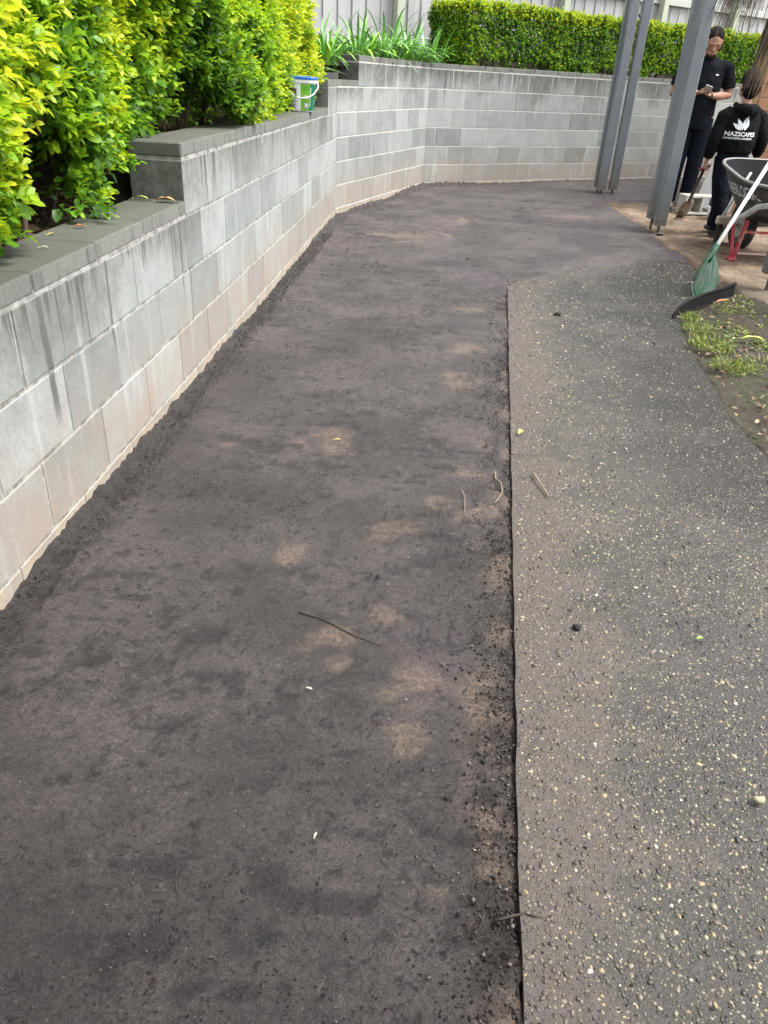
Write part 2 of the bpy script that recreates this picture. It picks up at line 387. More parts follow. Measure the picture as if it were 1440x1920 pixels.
# pebbles
def in_path(x, y):
    xr = np.interp(y, [p[1] for p in right][::-1], [p[0] for p in right][::-1])
    return (path_dl(x, y) > 0.004) & (x < xr - 0.006) & (path_dt(x, y) > -0.15 + 0.08 * vn(x * 4, y * 4, 33))
ico = bmesh.new(); bmesh.ops.create_icosphere(ico, subdivisions=1, radius=1.0)
IV = np.array([v.co[:] for v in ico.verts]); IF = np.array([[v.index for v in f.verts] for f in ico.faces]); ico.free()
OV = np.array([(1, 0, 0), (-1, 0, 0), (0, 1, 0), (0, -1, 0), (0, 0, 1), (0, 0, -1)], float); OF = np.array([(0, 2, 4), (2, 1, 4), (1, 3, 4), (3, 0, 4), (2, 0, 5), (1, 2, 5), (3, 1, 5), (0, 3, 5)])
def pebbles(name, x, y, z, size, flat=(0.35, 0.6), mat=None, parent=None, seed=1, IV=IV, IF=IF):
    g = np.random.default_rng(seed); n = len(x)
    a = size * g.uniform(0.8, 1.35, n); b = size * g.uniform(0.6, 0.95, n); c_ = size * g.uniform(*flat, n); th = g.uniform(0, 6.28, n)
    V = IV[None] * np.stack([a, b, c_], 1)[:, None, :] * (1 + 0.18 * g.standard_normal((n, len(IV), 1)))
    cs, sn = np.cos(th)[:, None], np.sin(th)[:, None]
    tx = g.normal(0, 0.22, n)[:, None]
    Xr = V[..., 0] * cs - V[..., 1] * sn; Yr = V[..., 0] * sn + V[..., 1] * cs; Zr = V[..., 2] + Xr * tx
    P = np.stack([Xr + x[:, None], Yr + y[:, None], Zr + z[:, None]], 2).reshape(-1, 3)
    F = (IF[None] + (np.arange(n) * len(IV))[:, None, None]).reshape(-1, 3)
    return link(name, facemesh(name, P, F), mat, parent, True)
def jitter(x0, x1, y0, y1, sp):
    gx, gy = np.meshgrid(np.arange(x0, x1, sp), np.arange(y0, y1, sp)); n = gx.size
    return gx.ravel() + rng.uniform(-.5, .5, n) * sp, gy.ravel() + rng.uniform(-.5, .5, n) * sp
m = Mat('pebble'); r = m.island(); co = m.pos()
c = m.ramp(r, [(0.0, (0.036, 0.033, 0.029)), (0.22, (0.075, 0.067, 0.055)), (0.45, (0.052, 0.049, 0.041)), (0.56, (0.12, 0.104, 0.08)), (0.72, (0.185, 0.16, 0.118)), (0.84, (0.25, 0.215, 0.15)), (0.92, (0.32, 0.25, 0.14)), (0.97, (0.38, 0.33, 0.22)), (0.99, (0.48, 0.45, 0.37))], 'CONSTANT')
n2 = m.noise(co, 120.0, 3.0); c = m.mix(0.5, c, m.ramp(n2, [(0.3, (0.6, 0.6, 0.6)), (0.7, (1.3, 1.3, 1.3))]), 'MULTIPLY')
c = m.mix(m.math('MULTIPLY', dirt_mask(m, co), m.rng(r, 0.7, 0.95, 0.8, 0.15)), c, (0.084, 0.067, 0.057))
wet = wet_shade_mask(m, co); c = m.mix(m.math('MULTIPLY', wet, 0.50), c, m.mix(0.75, c, (0.0, 0.0, 0.0)))
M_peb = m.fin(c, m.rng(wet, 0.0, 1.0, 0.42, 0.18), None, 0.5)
for jx, sp_, sz_, oct_ in ((jitter(0.1, 1.6, 0.35, 2.3, 0.0068), 0.0068, .0034, False), (jitter(0.3, 1.7, 2.3, 3.8, 0.0098), 0.0098, .0046, True), (jitter(0.4, 2.4, 3.8, 6.5, 0.0145), 0.0145, .0066, True)):
    px_, py_ = jx
    k = in_path(px_, py_) & (rng.random(len(px_)) < 0.70 + 0.28 * sst(-0.3, 0.3, fbm(px_ * 3, py_ * 3, 3, 60)))
    px_, py_ = px_[k], py_[k]; ps = sz_ * np.clip(rng.lognormal(0, 0.48 if oct_ else 0.36, k.sum()), .45, 2.4)
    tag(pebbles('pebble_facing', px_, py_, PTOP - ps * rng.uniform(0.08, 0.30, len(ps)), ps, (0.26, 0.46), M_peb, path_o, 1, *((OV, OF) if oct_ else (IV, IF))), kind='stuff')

# ------------------------------------------------------------------ sand under the pergola posts
X, Y = np.meshgrid(np.arange(2.18, 7.2, 0.028), np.arange(-1.6, 10.3, 0.028))
ex = sst(2.20, 2.32, X + 0.09 * fbm(X * 6, Y * 3, 5, 71)); ey = 1 - sst(9.35, 9.85, Y + 0.3 * fbm(X * 2, Y * 2, 3, 72))
H = -0.04 + (0.062 + 0.012 * fbm(X * 2.5, Y * 2.5, 4, 73) + 0.006 * fbm(X * 14, Y * 14, 4, 74)) * ex * ey
H += 0.014 * np.exp(-((X - 2.30 - 0.02 * vn(X * 2, Y * 2, 75)) / 0.03) ** 2) * (Y > 5.2) * ey
m = Mat('sand'); co = m.obj(); n1 = m.noise(co, 2.2, 6.0, 0.65); n2 = m.noise(co, 26.0, 6.0, 0.7); n3 = m.noise(co, 180.0, 3.0)
c = m.mix(m.rng(n1, 0.38, 0.62), (0.105, 0.074, 0.050), (0.215, 0.16, 0.112)); c = m.mix(m.math('MULTIPLY', m.rng(n2, 0.48, 0.62), 0.8), c, (0.065, 0.046, 0.033))
sx = m.n('SeparateXYZ', None, i0=co); c = m.mix(m.math('MULTIPLY', m.rng(sx.outputs[1], 4.6, 5.9, 1.0, 0.0), 0.75), c, m.mix(n2, (0.06, 0.055, 0.042), (0.15, 0.12, 0.09)))
M_sand = m.fin(c, 0.9, m.bump(n2, 0.5, 0.02, m.bump(n3, 0.5, 0.005)), 0.3)
tag(link('sand', grid('sand', X, Y, H), M_sand, smooth=True), kind='structure')

# ------------------------------------------------------------------ weedy garden bed beside the path
X, Y = np.meshgrid(np.arange(1.36, 2.36, 0.014), np.arange(-1.4, 5.4, 0.014))
xr = np.interp(Y, [p[1] for p in right][::-1], [p[0] for p in right][::-1])
H = 0.002 + 0.026 * sst(0, 0.35, X - xr) + 0.008 * fbm(X * 8, Y * 8, 4, 80) + 0.003 * fbm(X * 40, Y * 40, 3, 81)
H = np.where(X < xr - 0.01, -0.05, H)
H = np.where((Y > 5.16 + (X - 2.25) * 1.19), -0.06, H)
m = Mat('bed_soil'); co = m.obj(); n1 = m.noise(co, 4.0, 5.0); n2 = m.noise(co, 45.0, 5.0, 0.7)
c = m.mix(n2, (0.018, 0.0145, 0.011), (0.062, 0.047, 0.034)); c = m.mix(m.math('MULTIPLY', m.rng(n1, 0.45, 0.60), 0.6), c, (0.035, 0.042, 0.016))
M_bed = m.fin(c, 0.85, m.bump(n2, 0.8, 0.012), 0.3)
tag(link('garden_bed', grid('garden_bed', X, Y, H), M_bed, smooth=True), kind='structure')

# ------------------------------------------------------------------ raised bed soil behind the retaining wall
m = Mat('planting_soil'); co = m.obj(); n2 = m.noise(co, 30.0, 5.0, 0.7)
M_plant = m.fin(m.mix(n2, (0.03, 0.022, 0.016), (0.11, 0.08, 0.055)), 0.9, m.bump(n2, 0.8, 0.02), 0.3)
X, Y = np.meshgrid(np.arange(-2.4, -0.55, 0.03), np.arange(-2.0, 7.75, 0.03))
wx = W0[0] + (Y - W0[1]) * 0.0470 - 0.12
Xc = np.minimum(X, wx)
Z = np.interp(Y, [3.07, 3.2, 6.95, 7.05, 7.7], [0.635, 0.83, 0.84, 1.0, 1.03]) + 0.02 * fbm(X * 6, Y * 6, 4, 90)
tag(link('raised_bed', grid('raised_bed', Xc, Y, Z), M_plant, smooth=True), kind='structure')
bb = MB()
def upper(s, o, d, P): n = nrm(d); return (P[0] + d[0] * s - n[0] * o, P[1] + d[1] * s - n[1] * o)
poly = [upper(0, .1, dBC, B0), upper(2.55, .1, dBC, C0 - dBC * 2.552), upper(0, .1, dCD, C0), upper(6.0, .1, dCD, C0), upper(6.0, 3.0, dCD, C0), upper(-2.2, 3.0, dCD, C0), (-2.4, 7.6)]
bm2 = bmesh.new(); bm2.faces.new([bm2.verts.new((x, y, 1.215)) for x, y in poly]); bmesh.ops.recalc_face_normals(bm2, faces=bm2.faces[:])
me = bpy.data.meshes.new('upper_bed'); bm2.to_mesh(me); bm2.free()
tag(link('upper_bed', me, M_plant), kind='structure')

# ------------------------------------------------------------------ concrete block retaining wall
def block_mat(name, d, stain_gain, drips=None):
    m = Mat(name); g = m.n('NewGeometry'); P = g.outputs['Position']; sp = m.n('SeparateXYZ', None, i0=P)
    z = sp.outputs[2]
    u = m.math('ADD', m.math('MULTIPLY', sp.outputs[0], float(d[0])), m.math('MULTIPLY', sp.outputs[1], float(d[1])))
    depth = m.math('SUBTRACT', m.attr('ztop', 'OBJECT'), z)
    wv = m.math('MULTIPLY', m.math('SUBTRACT', m.noise(P, 5.0, 2.0), 0.5), 0.03)
    uw = m.math('ADD', u, wv)
    r = m.rand()
    n1 = m.noise(P, 7.0, 5.0, 0.6); n2 = m.noise(P, 70.0, 4.0, 0.7); n3 = m.noise(P, 300.0, 2.0, 0.6)
    c = m.mix(m.rng(m.math('MULTIPLY_ADD', n1, 0.55, m.math('MULTIPLY', r, 0.45)), 0.22, 0.78, 0.0, 1.0, False), (0.175, 0.188, 0.181), (0.32, 0.338, 0.328))
    c = m.mix(0.8, c, m.ramp(m.math('MULTIPLY_ADD', n3, 0.5, m.math('MULTIPLY', n2, 0.5)), [(0.3, (0.62, 0.62, 0.62)), (0.52, (1, 1, 1)), (0.75, (1.22, 1.22, 1.22))]), 'MULTIPLY')
    # warm soil splash towards the ground
    c = m.mix(m.math('MULTIPLY', m.rng(m.math('ADD', z, m.math('MULTIPLY', m.math('SUBTRACT', n1, 0.5), 0.35)), 0.06, 0.50, 1.0, 0.0), m.rng(m.noise(P, 5.0, 5.0, 0.7), 0.3, 0.7, 0.35, 0.85)), c, (0.285, 0.225, 0.18))
    sand_ = m.rng(m.math('ADD', z, m.math('MULTIPLY', m.math('SUBTRACT', m.noise(P, 9.0, 5.0, 0.7), 0.5), 0.16)), 0.035, 0.075, 1.0, 0.0)
    c = m.mix(m.math('MULTIPLY', sand_, m.rng(n1, 0.35, 0.65, 0.1, 0.65)), c, m.mix(n2, (0.30, 0.24, 0.165), (0.46, 0.39, 0.28)))
    # chalky runs
    cv = m.n('CombineXYZ', None, i0=m.math('MULTIPLY', uw, 16.0), i1=m.math('MULTIPLY', z, 1.4), i2=0.0)
    c = m.mix(m.math('MULTIPLY', m.rng(m.noise(cv, 1.0, 4.0, 0.6), 0.54, 0.76), 0.5), c, (0.42, 0.44, 0.43))
    # dark runs below the capping, each with its own length
    c1 = m.noise(None, 21.0, 3.0, 0.65, 0, '1D', uw); c2 = m.noise(None, 85.0, 2.0, 0.6, 0, '1D', uw); c0 = m.noise(None, 2.3, 2.0, 0.6, 0, '1D', u)
    L = m.math('MULTIPLY', m.rng(m.math('MULTIPLY_ADD', c1, 0.65, m.math('MULTIPLY', c2, 0.35)), 0.45, 0.70, 0.0, 1.0, False), m.math('MULTIPLY', m.rng(c0, 0.30, 0.66, 0.15, 1.15, False), 0.42 * stain_gain))
    run = m.math('MULTIPLY', m.rng(m.math('DIVIDE', depth, m.math('MAXIMUM', L, 0.004)), 0.45, 1.1, 1.0, 0.0), m.rng(L, 0.015, 0.12))
    broad = m.math('MULTIPLY', m.rng(m.math('ADD', depth, m.math('MULTIPLY', m.math('SUBTRACT', m.noise(P, 2.2, 4.0, 0.65), 0.5), 0.9)), 0.02, 0.34, 1.0, 0.0), 0.62 if stain_gain == 1.0 and drips else 0.88)
    n4 = m.noise(P, 24.0, 5.0, 0.7)
    st = m.math('MAXIMUM', m.math('MULTIPLY', run, 0.88), m.math('MULTIPLY', broad, m.rng(n4, 0.3, 0.65, 0.45, 1.0)))
    for (u0_, w_, l_) in (drips or ()):
        du = m.math('ABSOLUTE', m.math('SUBTRACT', m.math('ADD', uw, m.math('MULTIPLY', m.math('SUBTRACT', m.noise(P, 16.0, 2.0), 0.5), 0.012)), u0_))
        dr = m.math('MULTIPLY', m.rng(du, w_ * 0.35, w_ * 0.75, 1.0, 0.0), m.rng(depth, l_ * 0.72, l_, 0.85, 0.0))
        st = m.math('MAXIMUM', st, dr)
    c = m.mix(st, c, m.mix(n4, (0.050, 0.052, 0.046), (0.105, 0.107, 0.095)))
    # darker green-grey on the exposed step ends
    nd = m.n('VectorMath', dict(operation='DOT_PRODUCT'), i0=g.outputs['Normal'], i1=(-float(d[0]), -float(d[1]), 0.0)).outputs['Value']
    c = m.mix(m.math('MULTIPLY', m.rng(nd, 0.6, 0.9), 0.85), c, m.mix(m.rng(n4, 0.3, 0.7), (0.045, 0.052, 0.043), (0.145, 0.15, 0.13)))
    pit = m.math('LESS_THAN', m.voro(P, 150.0).outputs['Distance'], 0.16)
    c = m.mix(m.math('MULTIPLY', pit, 0.45), c, (0.12, 0.12, 0.115))
    return m.fin(c, 0.85, m.bump(n3, 0.35, 0.002, m.bump(n2, 0.3, 0.004)), 0.3)
def cap_mat(name, d):
    m = Mat(name); g = m.n('NewGeometry'); P = g.outputs['Position']; sp = m.n('SeparateXYZ', None, i0=P)
    u = m.math('ADD', m.math('MULTIPLY', sp.outputs[0], float(d[0])), m.math('MULTIPLY', sp.outputs[1], float(d[1])))
    n1 = m.noise(P, 9.0, 5.0, 0.65); n2 = m.noise(P, 120.0, 4.0, 0.7)
    side = m.mix(m.math('MULTIPLY_ADD', n1, 0.7, m.math('MULTIPLY', m.rand(), 0.3)), (0.10, 0.105, 0.094), (0.20, 0.205, 0.185))
    cv = m.n('CombineXYZ', None, i0=m.math('MULTIPLY', u, 30.0), i1=m.math('MULTIPLY', sp.outputs[2], 2.0), i2=0.0)
    side = m.mix(m.math('MULTIPLY', m.rng(m.noise(cv, 1.0, 3.0, 0.6), 0.5, 0.68), 0.7), side, (0.065, 0.068, 0.06))
    topc = m.mix(m.math('MULTIPLY_ADD', n1, 0.6, m.math('MULTIPLY', m.rand(), 0.4)), (0.036, 0.040, 0.030), (0.105, 0.108, 0.09))
    nz = m.n('SeparateXYZ', None, i0=g.outputs['Normal']).outputs[2]
    c = m.mix(m.rng(nz, 0.35, 0.8), side, topc)
    c = m.mix(0.8, c, m.ramp(n2, [(0.3, (0.7, 0.7, 0.7)), (0.7, (1.25, 1.25, 1.25))]), 'MULTIPLY')
    return m.fin(c, 0.72, m.bump(n2, 0.35, 0.003), 0.4)
M_mortarN = simple('mortar_grey', (0.34, 0.335, 0.31), 0.9, 0.3, 60.0, 0.4, dirt=(0.16, 0.155, 0.14), dirt_amt=0.55)
M_mortar = simple('mortar', (0.43, 0.425, 0.39), 0.9, 0.2, 90.0, 0.4, dirt=(0.3, 0.29, 0.26), dirt_amt=0.2)
wall = empty('retaining_wall', (0, 0, 0))
tag(wall, 'long grey concrete block retaining wall with stepped stained capping beside the soil drive', 'wall')
_blk = {}
def block_mesh(L, t, h, bev, mat):
    k = (round(L, 3), round(t, 3), round(h, 3), mat.name)
    if k not in _blk:
        b = MB(); b.box((0, 0, 0), (L, t, h), bev=bev); me = b.mesh('block'); me.materials.append(mat); _blk[k] = me
    return _blk[k]
ZB = 0.055
def lay(P, d, s0, s1, z0, z1, phase, spc, mat, ztop, name='block', joint=0.008, bev=0.0022):
    n = nrm(d); ang = math.atan2(d[1], d[0])
    k0 = math.floor((s0 - phase) / spc); edges = [s0]
    k = k0
    while True:
        k += 1; e = phase + k * spc
        if e >= s1 - 0.05: break
        if e > s0 + 0.05: edges.append(e)
    edges.append(s1)
    for i in range(len(edges) - 1):
        a = edges[i] + (joint / 2 if i > 0 else 0); b = edges[i + 1] - (joint / 2 if i < len(edges) - 2 else 0)
        L = b - a; s = (a + b) / 2
        jz = random.uniform(-.0012, .0012); jo = random.uniform(-.0007, .0007)
        o = bpy.data.objects.new(name, block_mesh(round(L, 2) if 0 < i < len(edges) - 2 else L, TH, z1 - z0, bev, mat)); COL.objects.link(o); o.parent = wall
        o.location = (P[0] + d[0] * s - n[0] * (TH / 2 + jo), P[1] + d[1] * s - n[1] * (TH / 2 + jo), (z0 + z1) / 2 + jz)
        o.rotation_euler = (0, 0, ang + random.uniform(-.0008, .0008)); o['ztop'] = float(ztop(s))
def core(P, d, s0, s1, ztop, mm=None):
    n = nrm(d); s = (s0 + s1) / 2; b = MB()
    b.box((0, 0, (ztop - 0.15) / 2), (s1 - s0, TH - 0.004, ztop + 0.15))
    b.build('mortar', mm or M_mortar, wall, loc=(P[0] + d[0] * s - n[0] * TH / 2, P[1] + d[1] * s - n[1] * TH / 2, 0), rot=(0, 0, math.atan2(d[1], d[0])))
DR = [(1.796, .030, .44), (2.212, .014, .36), (1.961, .020, .15), (1.664, .022, .14), (2.061, .014, .11), (2.914, .010, .38), (2.86, .008, .2), (2.70, .012, .13), (2.52, .009, .17), (2.40, .012, .10), (3.30, .010, .22), (3.42, .008, .28), (3.55, .010, .2), (3.72, .007, .3), (3.95, .010, .24), (4.3, .009, .3), (4.6, .010, .25), (5.1, .009, .3), (5.6, .01, .28)]
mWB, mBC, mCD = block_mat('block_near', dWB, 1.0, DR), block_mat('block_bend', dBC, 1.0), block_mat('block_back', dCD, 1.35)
cWB, cBC, cCD = cap_mat('cap_near', dWB), cap_mat('cap_bend', dBC), cap_mat('cap_back', dCD)
def stretch(P, d, runs, spc, ph, cph, mb, mc):
    """runs: (s0, s1, rows)"""
    smin, smax = runs[0][0], runs[-1][1]
    for kk in range(-1, max(r[2] for r in runs)):
        segs = [(a, b, q) for a, b, q in runs if q > kk]
        z0 = ZB + 0.2 * kk + 0.005 if kk >= 0 else -0.12; z1 = ZB + 0.2 * (kk + 1) - 0.005
        def top_at(x):
            for a, b, q in segs:
                if x <= b: return ZB + 0.2 * q + 0.055
            return ZB + 0.2 * segs[-1][2] + 0.055
        lay(P, d, segs[0][0], segs[-1][1], z0, z1, ph[kk % 2], spc, mb, top_at)
    for a, b, q in runs:
        zt = ZB + 0.2 * q
        lay(P, d, a, b, zt + 0.005, zt + 0.055, cph, spc, mc, lambda x, z=zt: z + 0.055, 'cap_block', 0.004, 0.005)
        core(P, d, a + 0.004, b - 0.004, zt + 0.012, M_mortarN if P is W0 else None)
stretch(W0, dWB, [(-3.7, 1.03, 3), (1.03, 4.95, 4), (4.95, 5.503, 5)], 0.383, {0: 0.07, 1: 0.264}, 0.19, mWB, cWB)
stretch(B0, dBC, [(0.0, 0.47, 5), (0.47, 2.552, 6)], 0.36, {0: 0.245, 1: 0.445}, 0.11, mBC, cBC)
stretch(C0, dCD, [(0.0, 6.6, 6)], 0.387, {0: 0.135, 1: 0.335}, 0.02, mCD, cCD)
# mortared wedges behind the two bends
for P, zt in ((B0, 1.105), (C0, 1.305)):
    b = MB(); n = nrm(dWB if zt < 1.2 else dBC); d = dWB if zt < 1.2 else dBC
    b.box((0, 0, zt / 2 - 0.1), (0.13, 0.16, zt + 0.2 - 0.01))
    b.build('mortar', M_mortar if False else cBC, wall, loc=(P[0] - n[0] * 0.11 + d[0] * 0.05, P[1] - n[1] * 0.11 + d[1] * 0.05, -0.0), rot=(0, 0, math.atan2(d[1], d[0]) - 0.2))
# ------------------------------------------------------------------ timber paling fences
def wood(name, a, b, stain):
    m = Mat(name); co = m.obj(); sp = m.n('SeparateXYZ', None, i0=co); r = m.rand()
    cv = m.n('CombineXYZ', None, i0=m.math('MULTIPLY_ADD', sp.outputs[0], 42.0, m.math('MULTIPLY', r, 50.0)), i1=m.math('MULTIPLY', sp.outputs[1], 42.0), i2=m.math('MULTIPLY', sp.outputs[2], 2.2))
    g = m.noise(cv, 1.0, 5.0, 0.65, 0.4); n = m.noise(co, 6.0, 4.0)
    c = m.mix(m.math('MULTIPLY_ADD', g, 0.6, m.math('MULTIPLY', r, 0.4)), a, b)
    c = m.mix(m.math('MULTIPLY', m.rng(g, 0.55, 0.75), 0.5), c, stain)
    c = m.mix(m.math('MULTIPLY', m.rng(n, 0.58, 0.72), 0.35), c, stain)
    return m.fin(c, 0.85, m.bump(g, 0.5, 0.004), 0.25)
M_grey = wood('weathered_timber', (0.27, 0.268, 0.275), (0.43, 0.43, 0.44), (0.18, 0.165, 0.155))
M_rail = wood('rail_timber', (0.36, 0.37, 0.35), (0.48, 0.48, 0.46), (0.33, 0.33, 0.27))
M_fpost = wood('fence_post_timber', (0.28, 0.32, 0.22), (0.46, 0.48, 0.42), (0.22, 0.26, 0.14))
M_brown = wood('brown_timber', (0.055, 0.042, 0.034), (0.11, 0.085, 0.07), (0.04, 0.03, 0.025))
def paling_mesh(wd_, h, t, mat):
    b = MB(); b.box((0, 0, h / 2), (wd_, t, h), bev=0.003); me = b.mesh('paling'); me.materials.append(mat); return me
n = nrm(dCD); F0 = C0 - n * 1.32
back_fence = tag(empty('paling_fence'), 'weathered grey timber paling fence with posts and rail behind the clipped back hedge', 'fence')
pmeshes = [paling_mesh(0.106 + random.uniform(-.004, .004), 1.75 + random.uniform(-.03, .03), 0.016, M_grey) for _ in range(6)]
ang = math.atan2(dCD[1], dCD[0])
for k in range(97):
    s = -1.45 + k * 0.100; o = bpy.data.objects.new('paling', random.choice(pmeshes)); COL.objects.link(o); o.parent = back_fence
    off = 0.017 * (k % 2) + 0.0 + random.uniform(-.002, .002)
    o.location = (F0[0] + dCD[0] * s - n[0] * off, F0[1] + dCD[1] * s - n[1] * off, 1.60 + random.uniform(-.012, .012))
    o.rotation_euler = (random.uniform(-.006, .006), random.uniform(-.006, .006), ang)
def along(s, o, z): return (F0[0] + dCD[0] * s + n[0] * o, F0[1] + dCD[1] * s + n[1] * o, z)
for s, z, h, o in ((3.4, 1.535, 0.14, 0.004),):
    b = MB(); b.box((0, 0, 0), (9.8, 0.022, h), bev=0.003); b.build('plinth_board', M_grey, back_fence, loc=along(s, o, z), rot=(0, 0, ang))
b = MB(); b.box((0, 0, 0), (9.8, 0.02, 0.30)); b.build('gap_shade_board', M_brown, back_fence, loc=along(3.4, -0.02, 1.32), rot=(0, 0, ang))  # added dark board standing in for the shaded gap under the plinth
for z in (2.335, 3.05):
    for s0, s1 in ((-1.5, 0.9), (0.91, 3.0), (3.01, 5.1), (5.11, 8.2)):
        b = MB(); b.box((0, 0, 0), (s1 - s0, 0.04, 0.09), bev=0.004); b.build('rail', M_rail, back_fence, loc=along((s0 + s1) / 2, 0.031, z), rot=(0, 0, ang))
for s in (0.3, 3.02, 5.01, 6.7):
    b = MB(); b.box((0, 0, 1.1), (0.11, 0.10, 2.3), bev=0.006); b.build('post', M_fpost, back_fence, loc=along(s, 0.106, 1.1), rot=(0, 0, ang))
side_fence = tag(empty('paling_fence'), 'dark brown timber paling fence behind the tall yellow-green hedge', 'fence')
pm = [paling_mesh(0.15, 1.7, 0.018, M_brown) for _ in range(4)]
for k in range(42):
    o = bpy.data.objects.new('paling', pm[k % 4]); COL.objects.link(o); o.parent = side_fence
    y = 1.2 + k * 0.157; o.location = (-1.86 + (y - 2) * 0.047 + 0.012 * (k % 2), y, 0.55); o.rotation_euler = (random.uniform(-.01, .01), 0, math.pi / 2 - 0.047)
for z in (0.95, 1.9):
    b = MB(); b.box((0, 0, 0), (6.7, 0.04, 0.09)); b.build('rail', M_brown, side_fence, loc=(-1.90 + (4.4 - 2) * 0.047, 4.45, z), rot=(0, 0, math.pi / 2 - 0.047))

# ------------------------------------------------------------------ hedges
def leaf_mat(name, stops, tr=0.35, rough=0.46):
    m = Mat(name); a = m.attr('age'); r = m.island()
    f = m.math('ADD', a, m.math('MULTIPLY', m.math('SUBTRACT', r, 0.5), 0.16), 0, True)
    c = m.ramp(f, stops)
    m.fin(c, rough, None, 0.5)
    m.translucent(m.mix(0.5, c, m.mix(0.5, c, (0.35, 0.42, 0.02))), tr)
    return m.m
def leaves(name, P, D, L, Wd, age, mat, parent, curl=0.18, simple_=False):
    """P base points, D directions, one folded five-point leaf each"""
    g = np.random.default_rng(len(P)); n = len(P)
    D = D / np.linalg.norm(D, axis=1)[:, None]
    up = np.tile([0, 0, 1.0], (n, 1)) + g.normal(0, 0.45, (n, 3))
    S = np.cross(D, up); S /= np.linalg.norm(S, axis=1)[:, None] + 1e-9
    N = np.cross(S, D)
    L = L[:, None]; Wd = Wd[:, None]; cu = g.uniform(0, curl * 2, n)[:, None] * L
    v0 = P; mid = P + D * L * 0.5 + N * cu * 0.25; tip = P + D * L - N * cu * 0.6
    l = P + D * L * 0.48 + S * Wd * 0.5 + N * (Wd * 0.22 + cu * 0.2); r = P + D * L * 0.48 - S * Wd * 0.5 + N * (Wd * 0.22 + cu * 0.2)
    l2 = P + D * L * 0.8 + S * Wd * 0.40 + N * (Wd * 0.08 - cu * 0.2); r2 = P + D * L * 0.8 - S * Wd * 0.40 + N * (Wd * 0.08 - cu * 0.2)
    if simple_:
        V = np.stack([v0, l, tip, r], 1).reshape(-1, 3); b = (np.arange(n) * 4)[:, None]
        F = np.concatenate([b + [0, 2, 1], b + [0, 3, 2]], 1).reshape(-1, 3)[:, ::-1]
        me = facemesh(name, V, F); attr(me, 'age', np.repeat(age, 4)); return link(name, me, mat, parent, False)
    V = np.stack([v0, l, l2, tip, r2, r, mid], 1).reshape(-1, 3)
    b = (np.arange(n) * 7)[:, None]
    F = np.concatenate([b + [0, 6, 1], b + [1, 6, 2], b + [2, 6, 3], b + [3, 6, 4], b + [4, 6, 5], b + [5, 6, 0]], 1).reshape(-1, 3)[:, ::-1]
    me = facemesh(name, V, F); attr(me, 'age', np.repeat(age, 7))
    return link(name, me, mat, parent, True)
def shoots(P, A, nl, length, leaf, wid, age, g):
    """leafy shoots: base points P, axes A -> leaf arrays; the tip leaves are young"""
    n = len(P); A = A / np.linalg.norm(A, axis=1)[:, None]
    T1 = np.cross(A, g.normal(0, 1, (n, 3))); T1 /= np.linalg.norm(T1, axis=1)[:, None]; T2 = np.cross(A, T1)
    oP, oD, oL, oW, oA = [], [], [], [], []
    for j in range(nl):
        t = (j + g.uniform(-.2, .2, n)) / max(nl - 1, 1)
        th = j * 2.4 + g.uniform(-.4, .4, n); op = np.interp(t, [0, 1], [1.15, 0.35]) + g.normal(0, .15, n)
        d = A * np.cos(op)[:, None] + (T1 * np.cos(th)[:, None] + T2 * np.sin(th)[:, None]) * np.sin(op)[:, None]
        d[:, 2] -= 0.12
        oP.append(P + A * (length * t)[:, None]); oD.append(d)
        sz = leaf * g.uniform(.75, 1.2, n) * (1.05 - 0.35 * np.clip(t, 0, 1)); oL.append(sz); oW.append(sz * wid * g.uniform(.85, 1.1, n))
        oA.append(np.clip(age * (0.25 + 0.85 * np.clip(t, 0, 1)) + g.normal(0, .05, n), 0, 1))
    return [np.concatenate(q) for q in (oP, oD, oL, oW, oA)]
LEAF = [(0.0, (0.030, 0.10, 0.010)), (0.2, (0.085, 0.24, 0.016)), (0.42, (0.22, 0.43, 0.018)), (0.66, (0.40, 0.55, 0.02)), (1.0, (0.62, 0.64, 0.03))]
M_leafA = leaf_mat('hedge_leaf', LEAF, 0.5)
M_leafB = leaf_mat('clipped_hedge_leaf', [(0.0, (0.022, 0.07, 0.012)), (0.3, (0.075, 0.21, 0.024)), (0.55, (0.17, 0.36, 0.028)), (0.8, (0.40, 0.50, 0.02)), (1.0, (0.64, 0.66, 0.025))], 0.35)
M_stem = simple('hedge_stem', (0.075, 0.052, 0.036), 0.85, 0.35, 60.0, 0.4)

hedge = tag(empty('hedge', (-1.3, 4.4, 0.8)), 'tall loose yellow-green hedge growing along the stepped wall behind the bucket', 'hedge')
g = np.random.default_rng(11)
N0 = 14000
yy = g.uniform(1.35, 7.12, N0); u = g.random(N0)
zb = np.interp(yy, [1.3, 2.4, 3.0, 3.4, 3.8, 4.4, 5.0, 7.1], [0.76, 0.76, 0.80, 0.95, 1.0, 0.95, 0.90, 0.90]) + 0.07 * vn(yy * 3.1, yy * 0, 5)
ztp = np.interp(yy, [1.3, 3.0, 5.0, 6.6, 7.1], [1.55, 1.70, 1.86, 1.84, 1.72]) + 0.06 * vn(yy * 2.3, yy * 0, 6)
zz = zb + (ztp - zb) * g.random(N0) ** 0.9
front = -0.985 + (yy - 2) * 0.047 - 0.03 + 0.10 * fbm(yy * 1.7, zz * 1.9, 3, 7) - 0.06 * sst(0.6, 1.0, (zz - zb) / (ztp - zb)) - 0.05 * sst(6.7, 7.15, yy)
front -= 0.05 * np.exp(-((yy - 3.45) / 0.22) ** 2)
dep = np.where(u < 0.60, g.uniform(0, 0.09, N0), g.uniform(0.05, 0.62, N0))
xx = front - dep
topm = g.random(N0) < 0.10
